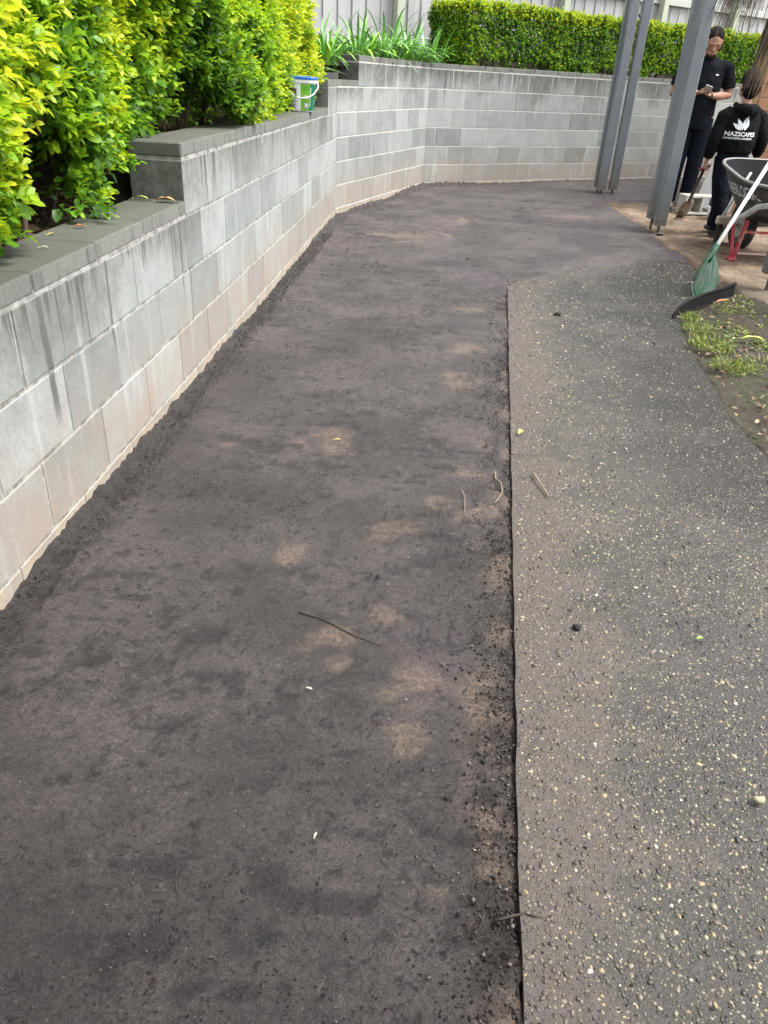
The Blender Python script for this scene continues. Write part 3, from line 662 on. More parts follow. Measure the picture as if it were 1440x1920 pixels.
zz = np.where(topm, ztp - g.uniform(0, .06, N0), zz); xx = np.where(topm, front - g.uniform(0, .6, N0), xx); dep = np.where(topm, 0.03, dep)
# gaps between the bushes
gap = fbm(yy * 2.1 + 3, zz * 2.3, 3, 8)
keep = (gap > -0.55) | (dep > 0.15) & (g.random(N0) < .6)
xx, yy, zz, dep, zb, ztp, gap, topm = [q[keep] for q in (xx, yy, zz, dep, zb, ztp, gap, topm)]
hh = (zz - zb) / (ztp - zb)
A = np.stack([np.where(topm, 0.15, 0.75) + g.normal(0, .35, len(xx)), -0.15 + g.normal(0, .4, len(xx)), np.where(topm, 1.0, 0.45) + g.normal(0, .35, len(xx))], 1)
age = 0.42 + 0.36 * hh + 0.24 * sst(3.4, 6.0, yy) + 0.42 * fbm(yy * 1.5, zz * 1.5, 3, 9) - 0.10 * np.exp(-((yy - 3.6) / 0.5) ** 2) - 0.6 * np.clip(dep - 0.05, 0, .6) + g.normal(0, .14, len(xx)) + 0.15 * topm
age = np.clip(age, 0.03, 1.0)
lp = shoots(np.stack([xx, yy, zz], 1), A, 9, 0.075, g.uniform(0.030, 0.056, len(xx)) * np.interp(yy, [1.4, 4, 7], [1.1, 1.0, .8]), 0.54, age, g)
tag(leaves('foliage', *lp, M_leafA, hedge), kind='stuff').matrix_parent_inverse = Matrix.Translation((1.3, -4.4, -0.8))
def stem(parent, base, tip, r, mat, name='stem', off=(0, 0, 0), wob=0.03):
    base = Vector(base); tip = Vector(tip); pts = []; nseg = 6
    for i in range(nseg + 1):
        t = i / nseg; p = base.lerp(tip, t) + Vector((random.uniform(-wob, wob), random.uniform(-wob, wob), 0)) * (1 if 0 < i < nseg else 0); pts.append(p - Vector(off))
    b = MB(); b.loft(pts, [r * (1 - 0.55 * i / nseg) for i in range(nseg + 1)], seg=7); return b.build(name, mat, parent, True)
for k in range(30):
    y = 1.5 + k * 0.19 + random.uniform(-.07, .07); x = -1.22 + (y - 2) * 0.047 + random.uniform(-.08, .06); zg = float(np.interp(y, [2.6, 3.2, 6.7, 7.2], [0.62, 0.81, 0.83, 1.0]))
    stem(hedge, (x, y, zg - 0.03), (x + random.uniform(-.12, .16), y + random.uniform(-.15, .15), zg + random.uniform(.55, .8)), random.uniform(.006, .013), M_stem, off=(-1.3, 4.4, 0.8))

hedge2 = tag(empty('hedge', (2.6, 12.0, 1.2)), 'neatly clipped green hedge with a yellow top growing along the back wall', 'hedge')
g = np.random.default_rng(12); N1 = 17500
s = g.uniform(0.62, 6.9, N1); u = g.random(N1)
o = np.where(u < 0.55, 0.25 + g.uniform(0, .08, N1), g.uniform(0.28, 0.98, N1)); z = 1.26 + (0.70 + 0.015 * vn(s * 4, s * 0, 4)) * g.random(N1)
tp = (u > 0.74); z = np.where(tp, 1.955 + 0.02 * vn(s * 5, o * 5, 3) - g.uniform(0, .05, N1) - 0.012 * s, z)
end = g.random(N1) < 0.07; s = np.where(end, 0.62 + g.uniform(0, .06, N1), s); o = np.where(end, g.uniform(.27, .95, N1), o); z = np.where(end, 1.27 + 0.67 * g.random(N1), z)
o = o + 0.035 * fbm(s * 5, z * 5, 3, 13) * (~tp)
# gaps low down
lowgap = (z < 1.38) & (fbm(s * 3, z * 6, 3, 14) < 0.0) & (o < 0.6)
k = ~lowgap; s, o, z, tp, end = s[k], o[k], z[k], tp[k], end[k]
P = np.stack([C0[0] + dCD[0] * s - nrm(dCD)[0] * o, C0[1] + dCD[1] * s - nrm(dCD)[1] * o, z], 1)
nn = nrm(dCD); outx, outy = np.where(end, -dCD[0], nn[0]), np.where(end, -dCD[1], nn[1])
A = np.stack([np.where(tp, 0, outx) + g.normal(0, .45, len(s)), np.where(tp, 0, outy) + g.normal(0, .45, len(s)), np.where(tp, 1.0, 0.35) + g.normal(0, .35, len(s))], 1)
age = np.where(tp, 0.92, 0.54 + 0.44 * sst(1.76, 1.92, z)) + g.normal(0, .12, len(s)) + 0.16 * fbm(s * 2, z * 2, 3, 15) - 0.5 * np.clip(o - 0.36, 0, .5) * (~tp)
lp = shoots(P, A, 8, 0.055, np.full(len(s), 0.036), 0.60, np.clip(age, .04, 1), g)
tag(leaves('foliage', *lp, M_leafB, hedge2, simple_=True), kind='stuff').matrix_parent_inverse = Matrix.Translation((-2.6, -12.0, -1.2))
for kx in range(16):
    s_ = 0.68 + kx * 0.33 + random.uniform(-.08, .08); o_ = 0.42 + random.uniform(-.08, .1)
    x, y = C0[0] + dCD[0] * s_ - nn[0] * o_, C0[1] + dCD[1] * s_ - nn[1] * o_
    stem(hedge2, (x, y, 1.19), (x + random.uniform(-.08, .08), y + random.uniform(-.08, .08), 1.75), random.uniform(.008, .014), M_stem, off=(2.6, 12.0, 1.2))

# ------------------------------------------------------------------ strappy plants between the hedges
M_strap = [smallmat('strap_leaf', (0.14, 0.36, 0.055), 0.32), smallmat('strap_leaf_fresh', (0.28, 0.56, 0.055), 0.36), smallmat('strap_leaf_blue', (0.15, 0.32, 0.11), 0.28)]
for mm in M_strap:
    pass
def strap_mesh(L, wid, arch, mat):
    b = MB(); nseg = 7; V = []; F = []
    for i in range(nseg + 1):
        t = i / nseg; ang_ = 0.12 + arch * t * t
        x = L * (t * math.sin(0.10) + arch * 0.42 * t ** 2.4); z = L * (t * (1 - 0.10 * arch) - arch * 0.36 * t ** 3.0)
        w_ = wid * (0.75 + 0.5 * t) * (1 - t ** 5) * 0.5 + 0.0006
        V += [(x, -w_, z + w_ * 0.35), (x + 0.002, 0, z - 0.001), (x, w_, z + w_ * 0.35)]
    for i in range(nseg):
        k = i * 3; F += [(k, k + 1, k + 4, k + 3), (k + 1, k + 2, k + 5, k + 4)]
    b.add(V, F); me = b.mesh('leaf'); me.materials.append(mat); me.polygons.foreach_set('use_smooth', np.ones(len(F), bool)); return me
straps = [strap_mesh(random.uniform(.45, .74), random.uniform(.020, .032), random.uniform(.35, 1.75), M_strap[i % 3]) for i in range(16)]
clumps = [((-0.98, 7.45, 0.96), 34, 'low bright green strappy plant at the end of the tall hedge beside the wall step', .85),
          ((-0.78, 8.15, 1.18), 32, 'strappy green plant behind the topmost wall step', .9),
          ((-0.52, 8.75, 1.2), 38, 'strappy green plant between the wall step and the tallest strappy clump', 1.0),
          ((-0.27, 9.35, 1.2), 44, 'tallest upright strappy green plant midway between the two hedges', 1.12),
          ((-0.02, 9.85, 1.2), 44, 'arching strappy plant with drooping pale leaves over the wall capping', 1.0),
          ((0.22, 10.45, 1.2), 38, 'arching dark strappy plant touching the clipped back hedge', 1.0),
          ((-0.95, 8.9, 1.2), 28, 'strappy plant at the foot of the grey fence behind the other strappy plants', .95)]
for (x, y, z), cnt, lab, sc in clumps:
    c = tag(empty('strappy_plant', (x, y, z)), lab, 'plant', 'strappy plants between the hedges')
    for k in range(int(cnt * 2.4)):
        o = bpy.data.objects.new('leaf', straps[(k * 7 + cnt) % 16]); COL.objects.link(o); o.parent = c
        a = k * 2.4 + random.uniform(-.5, .5); rr = random.uniform(0, .16) * sc
        o.location = (math.cos(a) * rr, math.sin(a) * rr, -0.02); q = sc * random.uniform(.7, 1.05)
        o.scale = (q, q, q); o.rotation_euler = (random.uniform(-.15, .15), random.uniform(-.05, .3), a)

# ------------------------------------------------------------------ brick house corner on the right
M_brick = simple('brick', (0.47, 0.26, 0.155), 0.85, 0.22, 25.0, 0.3, dirt=(0.34, 0.19, 0.12), dirt_amt=0.3)
M_bmort = simple('brick_mortar', (0.30, 0.235, 0.18), 0.9, 0.15, 80.0, 0.3)
M_trim = simple('tan_paint', (0.36, 0.235, 0.11), 0.6, 0.12, 14.0, 0.1)
house = tag(empty('brick_house', (3.74, 9.2, 0), R(-25)), 'corner of an orange brick house with a tan timber trim beside the sand', 'house')
b = MB(); b.box((1.6, 1.5, 1.3), (3.2 - 0.02, 3.0, 2.7)); b.build('wall_core', M_bmort, house)
bl = block_mesh(0.29, 0.11, 0.118, 0.004, M_brick); bh = block_mesh(0.14, 0.11, 0.118, 0.004, M_brick)
for row in range(20):
    x = 0.0; first = row % 2 == 1
    while x < 1.75:
        L = 0.14 if (x == 0 and first) else 0.29
        o = bpy.data.objects.new('brick', bh if L == 0.14 else bl); COL.objects.link(o); o.parent = house
        o.location = (x + L / 2, 0.047 + random.uniform(-.001, .001), 0.065 + row * 0.128); x += L + 0.010
b = MB(); b.box((-0.055, 0.06, 1.3), (0.10, 0.13, 2.7), bev=0.006); b.build('corner_trim', M_trim, house)

# ------------------------------------------------------------------ steel pergola posts
m = Mat('slate_paint'); co = m.obj(); n1 = m.noise(co, 8.0, 4.0); n2 = m.noise(co, 160.0, 3.0)
c = m.mix(n1, (0.135, 0.155, 0.172), (0.175, 0.198, 0.216)); c = m.mix(m.math('MULTIPLY', m.rng(n1, 0.62, 0.72), 0.35), c, (0.23, 0.21, 0.18)); pz = m.n('SeparateXYZ', None, i0=co).outputs[2]; c = m.mix(m.math('MULTIPLY', m.rng(m.math('ADD', pz, m.math('MULTIPLY', n1, -.25)), -.12, .22, 1.0, 0.0), m.rng(m.noise(co, 45.0, 4.0, .7), .35, .65)), c, (.17, .13, .095))
M_post = m.fin(c, m.rng(n1, 0.3, 0.7, 0.28, 0.45), m.bump(n2, 0.05, 0.001), 0.55)
M_galv = simple('galvanised_steel', (0.22, 0.215, 0.20), 0.5, 0.3, 40.0, 0.2, 0.6)
M_pin = simple('weathered_steel', (0.13, 0.125, 0.115), 0.6, 0.3, 50.0, 0.2, 0.4)
tube_me = None
def post_tube():
    b = MB(); a, r, h = 0.05, 0.008, 2.62; pr = []
    for cx, cy, t0 in ((a - r, a - r, 0), (-a + r, a - r, 90), (-a + r, -a + r, 180), (a - r, -a + r, 270)):
        for q in range(4):
            t = R(t0 + q * 30); pr.append((cx + r * math.cos(t), cy + r * math.sin(t)))
    k = len(pr); V = [(x, y, 0.0) for x, y in pr] + [(x, y, h) for x, y in pr]
    F = [(i, (i + 1) % k, k + (i + 1) % k, k + i) for i in range(k)] + [tuple(reversed(range(k))), tuple(range(k, 2 * k))]
    b.add(V, F); return b.mesh('tube')
tube_me = post_tube(); tube_me.materials.append(M_post)
bb = MB(); bb.loft([(0, 0, 0), (0, 0, 0.12)], [0.013, 0.013], seg=10); pin_me = bb.mesh('foot_pin'); pin_me.materials.append(M_pin)
bb = MB(); bb.box((0, 0, 0.004), (0.10, 0.10, 0.008), bev=0.002); plate_me = bb.mesh('base_plate'); plate_me.materials.append(M_pin)
bb = MB(); bb.loft([(0, 0, 0), (0, -0.007, 0)], [0.009, 0.008], ref=(1, 0, 0), seg=6); bolt_me = bb.mesh('bolt'); bolt_me.materials.append(M_post)
PG = 'slate grey steel pergola posts'
posts = [(2.44, 10.20, 0.02, 0.07, 'slate grey steel post standing close behind another at the far end of the sand'),
         (2.445, 10.02, 0.02, 0.055, 'slate grey steel post at the sand corner, front one of the far pair'),
         (2.605, 10.10, 0.02, 0.06, 'single slate grey steel post with a small clamp beside the far pair of posts'),
         (2.355, 7.50, 0.03, 0.10, 'slate grey steel post standing behind the post that hides the phone user'),
         (2.37, 7.31, 0.03, 0.07, 'slate grey steel post on the sand edge in front of the man with the phone'),
         (2.50, 5.20, 0.01, 0.135, 'slate grey steel post beside the weeds, cut by the picture edge')]
for i, (x, y, z, clr, lab) in enumerate(posts):
    p = tag(empty('steel_post', (x, y, z), R(-2)), lab, 'post', PG)
    for nm, me, loc in (('tube', tube_me, (0, 0, clr)), ('foot_pin', pin_me, (0, 0, 0)), ('base_plate', plate_me, (0, 0, 0)), ('bolt', bolt_me, (-0.02, -0.051, clr + 0.05)), ('bolt', bolt_me, (0.025, -0.051, clr + 0.05))):
        if nm == 'base_plate' and i == 3: continue
        o = bpy.data.objects.new(nm, me); COL.objects.link(o); o.parent = p; o.location = loc
    if i == 2:
        b = MB(); b.loft([(-0.05, -0.02, 1.86), (-0.13, -0.02, 1.86)], [0.012, 0.012], ref=(0, 1, 0), seg=8); b.box((-0.06, -0.02, 1.86), (0.02, 0.05, 0.05), bev=0.003); b.box((-0.135, -0.02, 1.86), (0.014, 0.04, 0.04), bev=0.003)
        b.build('clamp', M_galv, p)

# ------------------------------------------------------------------ added roof and house end, unseen behind the camera, to shade the near drive
M_roof = simple('roof_sheet', (0.20, 0.20, 0.20), 0.6, 0.1, 10.0, 0.05); M_wallr = simple('tan_render', (0.30, 0.23, 0.17), 0.85, 0.1, 10.0, 0.1)
cp = tag(empty('shade_roof', (1.4, -2.55, 0)), 'unseen steel roof on posts, added to shade the start of the drive', 'shade_roof')
b = MB(); b.box((0, 0, 2.62), (6.4, 5.3, 0.05)); b.box((0, 2.64, 2.56), (6.4, 0.04, 0.18)); b.box((0, -2.64, 2.56), (6.4, 0.04, 0.18)); b.build('roof', M_roof, cp)
for x in (-2.2, 3.0):
    for y in (-2.5, 2.3):
        b = MB(); b.box((x, y, 1.3), (0.10, 0.10, 2.6), bev=.006); b.build('post', M_post, cp)
he = tag(empty('house', (1.4, -8.2, 0)), 'unseen house end, added to block sky light from the start of the drive', 'house')
b = MB(); b.box((0, 0, 1.4), (9.0, 5.0, 2.8)); b.build('wall', M_wallr, he)
b = MB(); b.add([(-5, -3, 2.8), (5, -3, 2.8), (5, 3, 2.8), (-5, 3, 2.8), (-3, 0, 4.6), (3, 0, 4.6)], [(0, 1, 5, 4), (2, 3, 4, 5), (1, 2, 5), (3, 0, 4), (3, 2, 1, 0)]); b.build('roof', M_roof, he)
# ================================================================== OBJECTS
# ------------------------------------------------------------------ bucket on the wall
M_white = simple('white_plastic', (0.78, 0.79, 0.78), 0.35, 0.05, 20.0, 0.0)
M_blue = simple('blue_plastic', (0.02, 0.13, 0.52), 0.35, 0.08, 20.0, 0.0)
M_lime = simple('lime_print', (0.16, 0.42, 0.03), 0.4, 0.06, 20.0, 0.0)
M_dgreen = simple('dark_green_print', (0.012, 0.16, 0.075), 0.4, 0.08, 20.0, 0.0)
M_pwhite = simple('white_print', (0.72, 0.74, 0.76), 0.45, 0.05, 20.0, 0.0)
M_pgrey = simple('grey_print', (0.33, 0.35, 0.37), 0.5, 0.1, 20.0, 0.0)
M_pphoto = simple('brown_print', (0.13, 0.10, 0.06), 0.5, 0.6, 55.0, 0.0)
bk = tag(empty('bucket', (-0.752, 6.07, 0.911), R(8)), 'white plastic bucket with blue lid and green label standing on the wall capping', 'bucket')
def sup(a, th, p=3.4):
    c, s = math.cos(th), math.sin(th); return (a * math.copysign(abs(c) ** (2 / p), c), a * math.copysign(abs(s) ** (2 / p), s))
def brad(z): return 0.082 + 0.022 * z / 0.2
def ringed(levels, seg=40, close_top=True, close_bot=True):
    V = []; F = []
    for z, a in levels:
        for k in range(seg):
            x, y = sup(a, 2 * math.pi * (k + 0.5) / seg); V.append((x, y, z))
    for i in range(len(levels) - 1):
        for k in range(seg): F.append((i * seg + k, i * seg + (k + 1) % seg, (i + 1) * seg + (k + 1) % seg, (i + 1) * seg + k))
    if close_bot: F.append(tuple(reversed(range(seg))))
    if close_top: F.append(tuple(range((len(levels) - 1) * seg, len(levels) * seg)))
    return V, F
b = MB(); b.add(*ringed([(0, 0.078), (0.004, brad(0)), (0.10, brad(.1)), (0.178, brad(.178)), (0.180, 0.108), (0.200, 0.109), (0.201, 0.105)])); b.build('tub', M_white, bk)
b = MB(); b.add(*ringed([(0.198, 0.1115), (0.212, 0.1125), (0.216, 0.110), (0.216, 0.100), (0.212, 0.098)])); b.build('lid', M_blue, bk)
def patch(name, t0, t1, z0, z1, mat, off=0.0012, parent=None, nn=12):
    V = []; F = []
    for i in range(nn + 1):
        th = R(t0 + (t1 - t0) * i / nn)
        for z in (z0, z1):
            x, y = sup(brad(z) + off, th); V.append((x, y, z))
    for i in range(nn): F.append((2 * i, 2 * i + 2, 2 * i + 3, 2 * i + 1))
    bmm = MB(); bmm.add(V, F); return bmm.build(name, mat, parent or bk)
lb = patch('label', 196, 268.5, 0.012, 0.170, M_pwhite)
patch('picture_print', 205, 258, 0.100, 0.142, M_pphoto, 0.002, lb)
for i in range(4): patch('text_line', 206, 262 - 6 * (i % 2), 0.086 - i * 0.009, 0.0885 - i * 0.009, M_pgrey, 0.002, lb)
for i in range(6): patch('barcode_bar', 228 + i * 4.2, 230 + i * 4.2, 0.022, 0.046, M_pgrey, 0.002, lb, 1)
lg = patch('label', 268.8, 292, 0.008, 0.172, M_lime)
patch('text_line', 271, 288, 0.095, 0.101, M_pwhite, 0.002, lg); patch('text_line', 272, 286, 0.082, 0.086, M_pwhite, 0.002, lg); patch('text_line', 271, 289, 0.148, 0.151, M_dgreen, 0.002, lg); patch('text_line', 271, 289, 0.136, 0.139, M_dgreen, 0.002, lg)
patch('picture_print', 272, 286, 0.022, 0.056, M_pgrey, 0.002, lg); patch('picture_print', 274, 284, 0.030, 0.052, M_pwhite, 0.0026, lg)
ld = patch('label', 292.3, 384, 0.008, 0.172, M_dgreen)
patch('lettering', 294, 297.5, 0.03, 0.15, M_pwhite, 0.002, ld, 2)
for i in range(5): patch('text_line', 322, 350, 0.05 + i * 0.02, 0.053 + i * 0.02, M_pgrey, 0.002, ld)
patch('label', 120, 195.7, 0.012, 0.170, M_pgrey)
b = MB(); pts = []
for i in range(17):
    t = math.pi * i / 16; pts.append((0.116 * math.cos(math.pi - t), -0.055 - 0.072 * math.sin(t), 0.184 - 0.098 * math.sin(t)))
b.loft([(-0.112, 0, 0.188)] + pts[1:-1] + [(0.112, 0, 0.188)], [0.0042] * 17, ref=(0, 1, 0.3), seg=8); b.build('handle', M_white, bk, True)

# ------------------------------------------------------------------ people
M_skin = simple('skin_brown', (0.30, 0.165, 0.11), 0.5, 0.1, 30.0, 0.02)
M_skin2 = simple('skin_light', (0.46, 0.265, 0.20), 0.5, 0.1, 30.0, 0.02)
M_hair = simple('black_hair', (0.012, 0.010, 0.0095), 0.95, 0.4, 150.0, 0.4, 0.0, 0.1)
def cloth(name, c):
    m = Mat(name); co = m.obj(); n = m.noise(co, 9.0, 4.0, 0.6, 0.8); f = m.noise(co, 300.0, 2.0)
    cc = m.mix(n, tuple(x * .75 for x in c), tuple(x * 1.3 for x in c)); return m.fin(cc, 0.9, m.bump(n, 0.9, 0.03, m.bump(f, 0.2, 0.001)), 0.12)
M_black = cloth('black_cloth', (0.0045, 0.0048, 0.0058)); M_navy = cloth('navy_cloth', (0.0038, 0.0058, 0.0115)); M_tee = cloth('dark_tee', (0.005, 0.0068, 0.0095))
M_boot = simple('tan_boot', (0.16, 0.105, 0.07), 0.7, 0.25, 40.0, 0.3); M_sole = simple('dark_shoe', (0.03, 0.03, 0.032), 0.7, 0.2, 40.0, 0.2)
def hand(mb, wrist, d, palm_n, size=1.0, curl=1.0, side=1):
    """palm, four unequal bent fingers and a thumb; d points from wrist to knuckles, palm_n out of the palm"""
    d = Vector(d).normalized(); n_ = Vector(palm_n); n_ = (n_ - d * n_.dot(d)).normalized(); s_ = d.cross(n_) * side
    w_ = Vector(wrist); k = size
    mb.loft([w_, w_ + d * .035 * k, w_ + d * .085 * k], [(.026 * k, .018 * k), (.036 * k, .017 * k), (.038 * k, .014 * k)], ref=s_, seg=10, cap=.4)
    for i, (o, L) in enumerate(((-.028, .066), (-.0095, .076), (.0095, .071), (.028, .056))):
        p = w_ + d * .082 * k + s_ * o * k; pts = [p - d * .02 * k, p]; a = 0.3 * curl
        for seg_ in (.42, .32, .26):
            p = p + (d * math.cos(a) + n_ * math.sin(a)) * L * seg_ * k; pts.append(p); a += 0.75 * curl
        mb.loft(pts, [.0095 * k, .0095 * k, .009 * k, .0082 * k, .0072 * k], ref=s_, seg=8, cap=.6)
    p = w_ + d * .025 * k - s_ * .026 * k
    mb.loft([p, p + (d * .5 - s_ * .75 + n_ * .35).normalized() * .04 * k, p + (d * .8 - s_ * .5 + n_ * .6).normalized() * .072 * k], [.013 * k, .011 * k, .009 * k], ref=n_, seg=8, cap=.6)

man = tag(empty('person', (3.055, 9.02, 0.03), R(-10)), 'man in black t-shirt and dark trousers looking down at the phone in his hands', 'person')
tilt = Matrix.Rotation(R(33), 3, 'X')
def hd(p, c=Vector((0, 0.0, 1.50))): return c + tilt @ (Vector(p) - c)
b = MB()
b.loft([(0, .01, .84), (0, 0, .95), (0, 0, 1.08), (0, 0, 1.22), (0, .012, 1.35), (0, .012, 1.43), (0, .0, 1.47)], [(.15, .11), (.165, .12), (.15, .105), (.165, .115), (.17, .105), (.11, .08), (.06, .06)], ref=(1, 0, 0), seg=16)
b.loft([(0, .01, 1.42), hd((0, -.005, 1.50)), hd((0, -.02, 1.56))], [.062, .058, .06], seg=12)
b.ball(hd((0, -.022, 1.615)), (.076, .096, .112), 16, 12, tilt)
b.ball(hd((0, -.075, 1.545)), (.052, .045, .04), 12, 8, tilt)
b.loft([hd((0, -.108, 1.625)), hd((0, -.128, 1.592)), hd((0, -.118, 1.578))], [.010, .017, .013], seg=8, cap=.5)
b.loft([hd((-.045, -.098, 1.638)), hd((0, -.112, 1.642)), hd((.045, -.098, 1.638))], [.012, .013, .012], seg=8, cap=.5)
for sg in (-1, 1):
    b.ball(hd((sg * .078, -.005, 1.605)), (.012, .022, .032), 10, 8, tilt)
    b.loft([(sg * .10, 0, .92), (sg * .105, -.01, .70), (sg * .095, -.015, .48), (sg * .09, .015, .26), (sg * .085, .03, .07)], [.085, .078, .055, .05, .036], seg=12, cap=.5)
    b.loft([(sg * .085, .04, .05), (sg * .095, -.12, .035)], [.036, .032], seg=10, cap=.5)
for sg, el, wr in ((1, (.265, .01, 1.125), (.085, -.215, 1.115)), (-1, (-.275, .02, 1.12), (-.085, -.235, 1.135))):
    b.loft([(sg * .15, .01, 1.39), (sg * .205, .012, 1.36), (sg * .245, .015, 1.24), el, tuple(np.array(el) * .5 + np.array(wr) * .5 + np.array((0, 0, -.005))), wr], [.055, .056, .048, .043, .041, .027], seg=12, cap=.4)
hand(b, (.085, -.215, 1.115), (-.9, -.45, .12), (0, -.25, 1), 1.0, 1.1, 1)
hand(b, (-.085, -.235, 1.135), (.93, -.35, .10), (.1, -.2, 1), 1.0, 0.8, -1)
blob('body', b, 0.0055, M_skin, man, 3)
b = MB(); b.loft([(0, .005, .83), (0, .0, .92), (0, 0, 1.08), (0, 0, 1.22), (0, .012, 1.36), (0, .012, 1.425), (0, .004, 1.47)], [(.178, .132), (.178, .130), (.172, .126), (.185, .132), (.192, .122), (.14, .10), (.072, .074)], ref=(1, 0, 0), seg=18)
for sg in (-1, 1): b.loft([(sg * .13, .01, 1.385), (sg * .205, .012, 1.365), (sg * .250, .014, 1.25), (sg * .262, .014, 1.185)], [.066, .07, .066, .066], seg=12)
blob('t_shirt', b, 0.009, M_tee, man, 4)
b = MB(); b.loft([(0, .005, .99), (0, 0, .90), (0, .0, .80)], [(.172, .122), (.178, .13), (.165, .125)], seg=16)
for sg in (-1, 1): b.loft([(sg * .085, 0, .90), (sg * .095, -.01, .70), (sg * .09, -.015, .48), (sg * .088, .015, .26), (sg * .085, .022, .10), (sg * .085, .022, .075)], [.102, .096, .084, .076, .074, .07], seg=12)
blob('trousers', b, 0.009, M_navy, man, 4)
for sg in (-1, 1):
    b = MB(); b.loft([(sg * .085, .075, .045), (sg * .087, .03, .055), (sg * .09, -.06, .048), (sg * .095, -.14, .042), (sg * .097, -.19, .036)], [(.036, .045), (.046, .055), (.048, .046), (.05, .040), (.036, .028)], ref=(1, 0, 0), seg=12, cap=.5)
    b.loft([(sg * .085, .03, .05), (sg * .085, .025, .13)], [.047, .048], seg=12)
    bo = blob('boot', b, 0.006, M_boot, man, 3)
    b = MB(); b.loft([(sg * .085, .085, .008), (sg * .088, .0, .008), (sg * .095, -.13, .008), (sg * .097, -.20, .010)], [(.038, .012), (.046, .012), (.052, .012), (.034, .010)], ref=(1, 0, 0), seg=12); b.build('sole', M_sole, bo)
b = MB(); b.ball(hd((0, .000, 1.662)), (.081, .096, .079), 16, 12, tilt); b.ball(hd((0, .032, 1.615)), (.081, .074, .08), 14, 10, tilt); blob('hair', b, 0.006, M_hair, man, 2)
b = MB(); b.ball(hd((0, -.080, 1.522)), (.053, .044, .032), 14, 10, tilt)
for sg in (-1, 1): b.loft([hd((sg * .072, -.02, 1.59)), hd((sg * .062, -.055, 1.55))], [.018, .022], seg=8, cap=.4)
blob('beard', b, 0.006, simple('dark_beard', (0.035, 0.023, 0.018), 0.95, 0.5, 200.0, 0.5, 0.0, 0.1), man, 2)
M_eye = smallmat('dark_eye', (0.03, 0.02, 0.018), 0.3)
for sg in (-1, 1):
    b = MB(); b.ball(hd((sg * .032, -.103, 1.619)), (.013, .008, .006), 8, 6, tilt); b.build('eye', M_eye, man, True)
b = MB(); b.box((.095, -.136, 1.30), (.028, .004, .012), Matrix.Rotation(R(-10), 3, 'X')); b.build('chest_print', M_pwhite, man)
M_phone = smallmat('phone_black', (0.015, 0.015, 0.018), 0.2); M_pglass = smallmat('pale_phone_case', (0.45, 0.44, 0.42), 0.3)
ph = tag(empty('phone', (3.01, 8.72, 1.195), R(-10)), 'pale phone held in both hands of the man in the black t-shirt', 'phone')
b = MB(); rp = Matrix.Rotation(R(-28), 3, 'X') @ Matrix.Rotation(R(20), 3, 'Y')
b.box((0, 0, 0), (.072, .15, .009), rp, .003); b.build('case', M_pglass, ph)
b = MB(); b.box(tuple(rp @ Vector((0, 0, .0052))), (.064, .14, .001), rp); b.build('screen', M_phone, ph)

kid = tag(empty('person', (2.915, 7.42, 0.03), R(3)), 'child seen from behind in a black hoodie with white lotus logo holding a spade', 'person')
b = MB()
b.loft([(0, 0, .60), (0, 0, .72), (0, 0, .86), (0, 0, .98), (0, 0, 1.05)], [(.11, .09), (.12, .09), (.125, .09), (.12, .08), (.05, .05)], seg=14)
b.loft([(0, 0, 1.02), (0, .005, 1.12)], [.044, .044], seg=10)
b.ball((0, .012, 1.215), (.073, .09, .104), 16, 12); b.ball((0, .075, 1.15), (.05, .035, .035), 10, 8); b.loft([(0, .095, 1.215), (0, .115, 1.19)], [.008, .013], seg=8, cap=.5)
for sg in (-1, 1):
    b.ball((sg * .077, .0, 1.195), (.011, .02, .03), 8, 8)
LA = [(-.10, 0, 1.0), (-.155, 0, .975), (-.205, -.02, .80), (-.21, .0, .70), (-.213, .02, .625)]
RA = [(.10, 0, 1.0), (.155, 0, .975), (.215, -.03, .81), (.222, .0, .73), (.222, .03, .665)]
for q in (LA, RA): b.loft(q, [.042, .043, .036, .032, .023], seg=10, cap=.4)
hand(b, (-.213, .02, .625), (.05, .25, -1), (1, .2, .1), .82, 1.7, 1)
hand(b, (.222, .03, .665), (-.05, .3, -1), (-1, .2, .1), .82, 0.9, -1)
LEGL = [(-.065, 0, .66), (-.068, -.04, .50), (-.062, -.09, .36), (-.055, -.135, .20), (-.05, -.15, .07)]
LEGR = [(.065, 0, .66), (.066, .05, .50), (.062, .09, .36), (.05, .12, .20), (.04, .13, .07)]
for q in (LEGL, LEGR):
    b.loft(q, [.07, .062, .046, .042, .03], seg=12, cap=.5); e = q[-1]; b.loft([(e[0], e[1] - .02, .045), (e[0], e[1] + .10, .03)], [.028, .025], seg=8, cap=.5)
blob('body', b, 0.005, M_skin2, kid, 3)
b = MB(); b.loft([(0, 0, .685), (0, 0, .70), (0, 0, .78), (0, 0, .90), (0, 0, .985), (0, 0, 1.03), (0, 0, 1.07)], [(.145, .115), (.155, .125), (.168, .132), (.165, .125), (.158, .108), (.11, .085), (.066, .066)], seg=18)
b.loft([(-.09, -.035, 1.035), (-.05, -.085, 1.03), (0, -.10, 1.02), (.05, -.085, 1.03), (.09, -.035, 1.035)], [(.035, .035), (.05, .045), (.055, .06), (.05, .045), (.035, .035)], ref=(0, 0, 1), seg=12, cap=.5)
b.loft([(-.07, .05, 1.06), (0, .07, 1.05), (.07, .05, 1.06)], [.03, .032, .03], seg=10, cap=.4)
for q in (LA, RA): b.loft(q[:4] + [tuple(np.array(q[3]) * .2 + np.array(q[4]) * .8)], [.062, .066, .058, .052, .042], seg=12)
hood = blob('hoodie', b, 0.008, M_black, kid, 4)
b = MB(); b.loft([(0, 0, .76), (0, 0, .68), (0, 0, .60)], [(.13, .105), (.14, .11), (.13, .10)], seg=14)
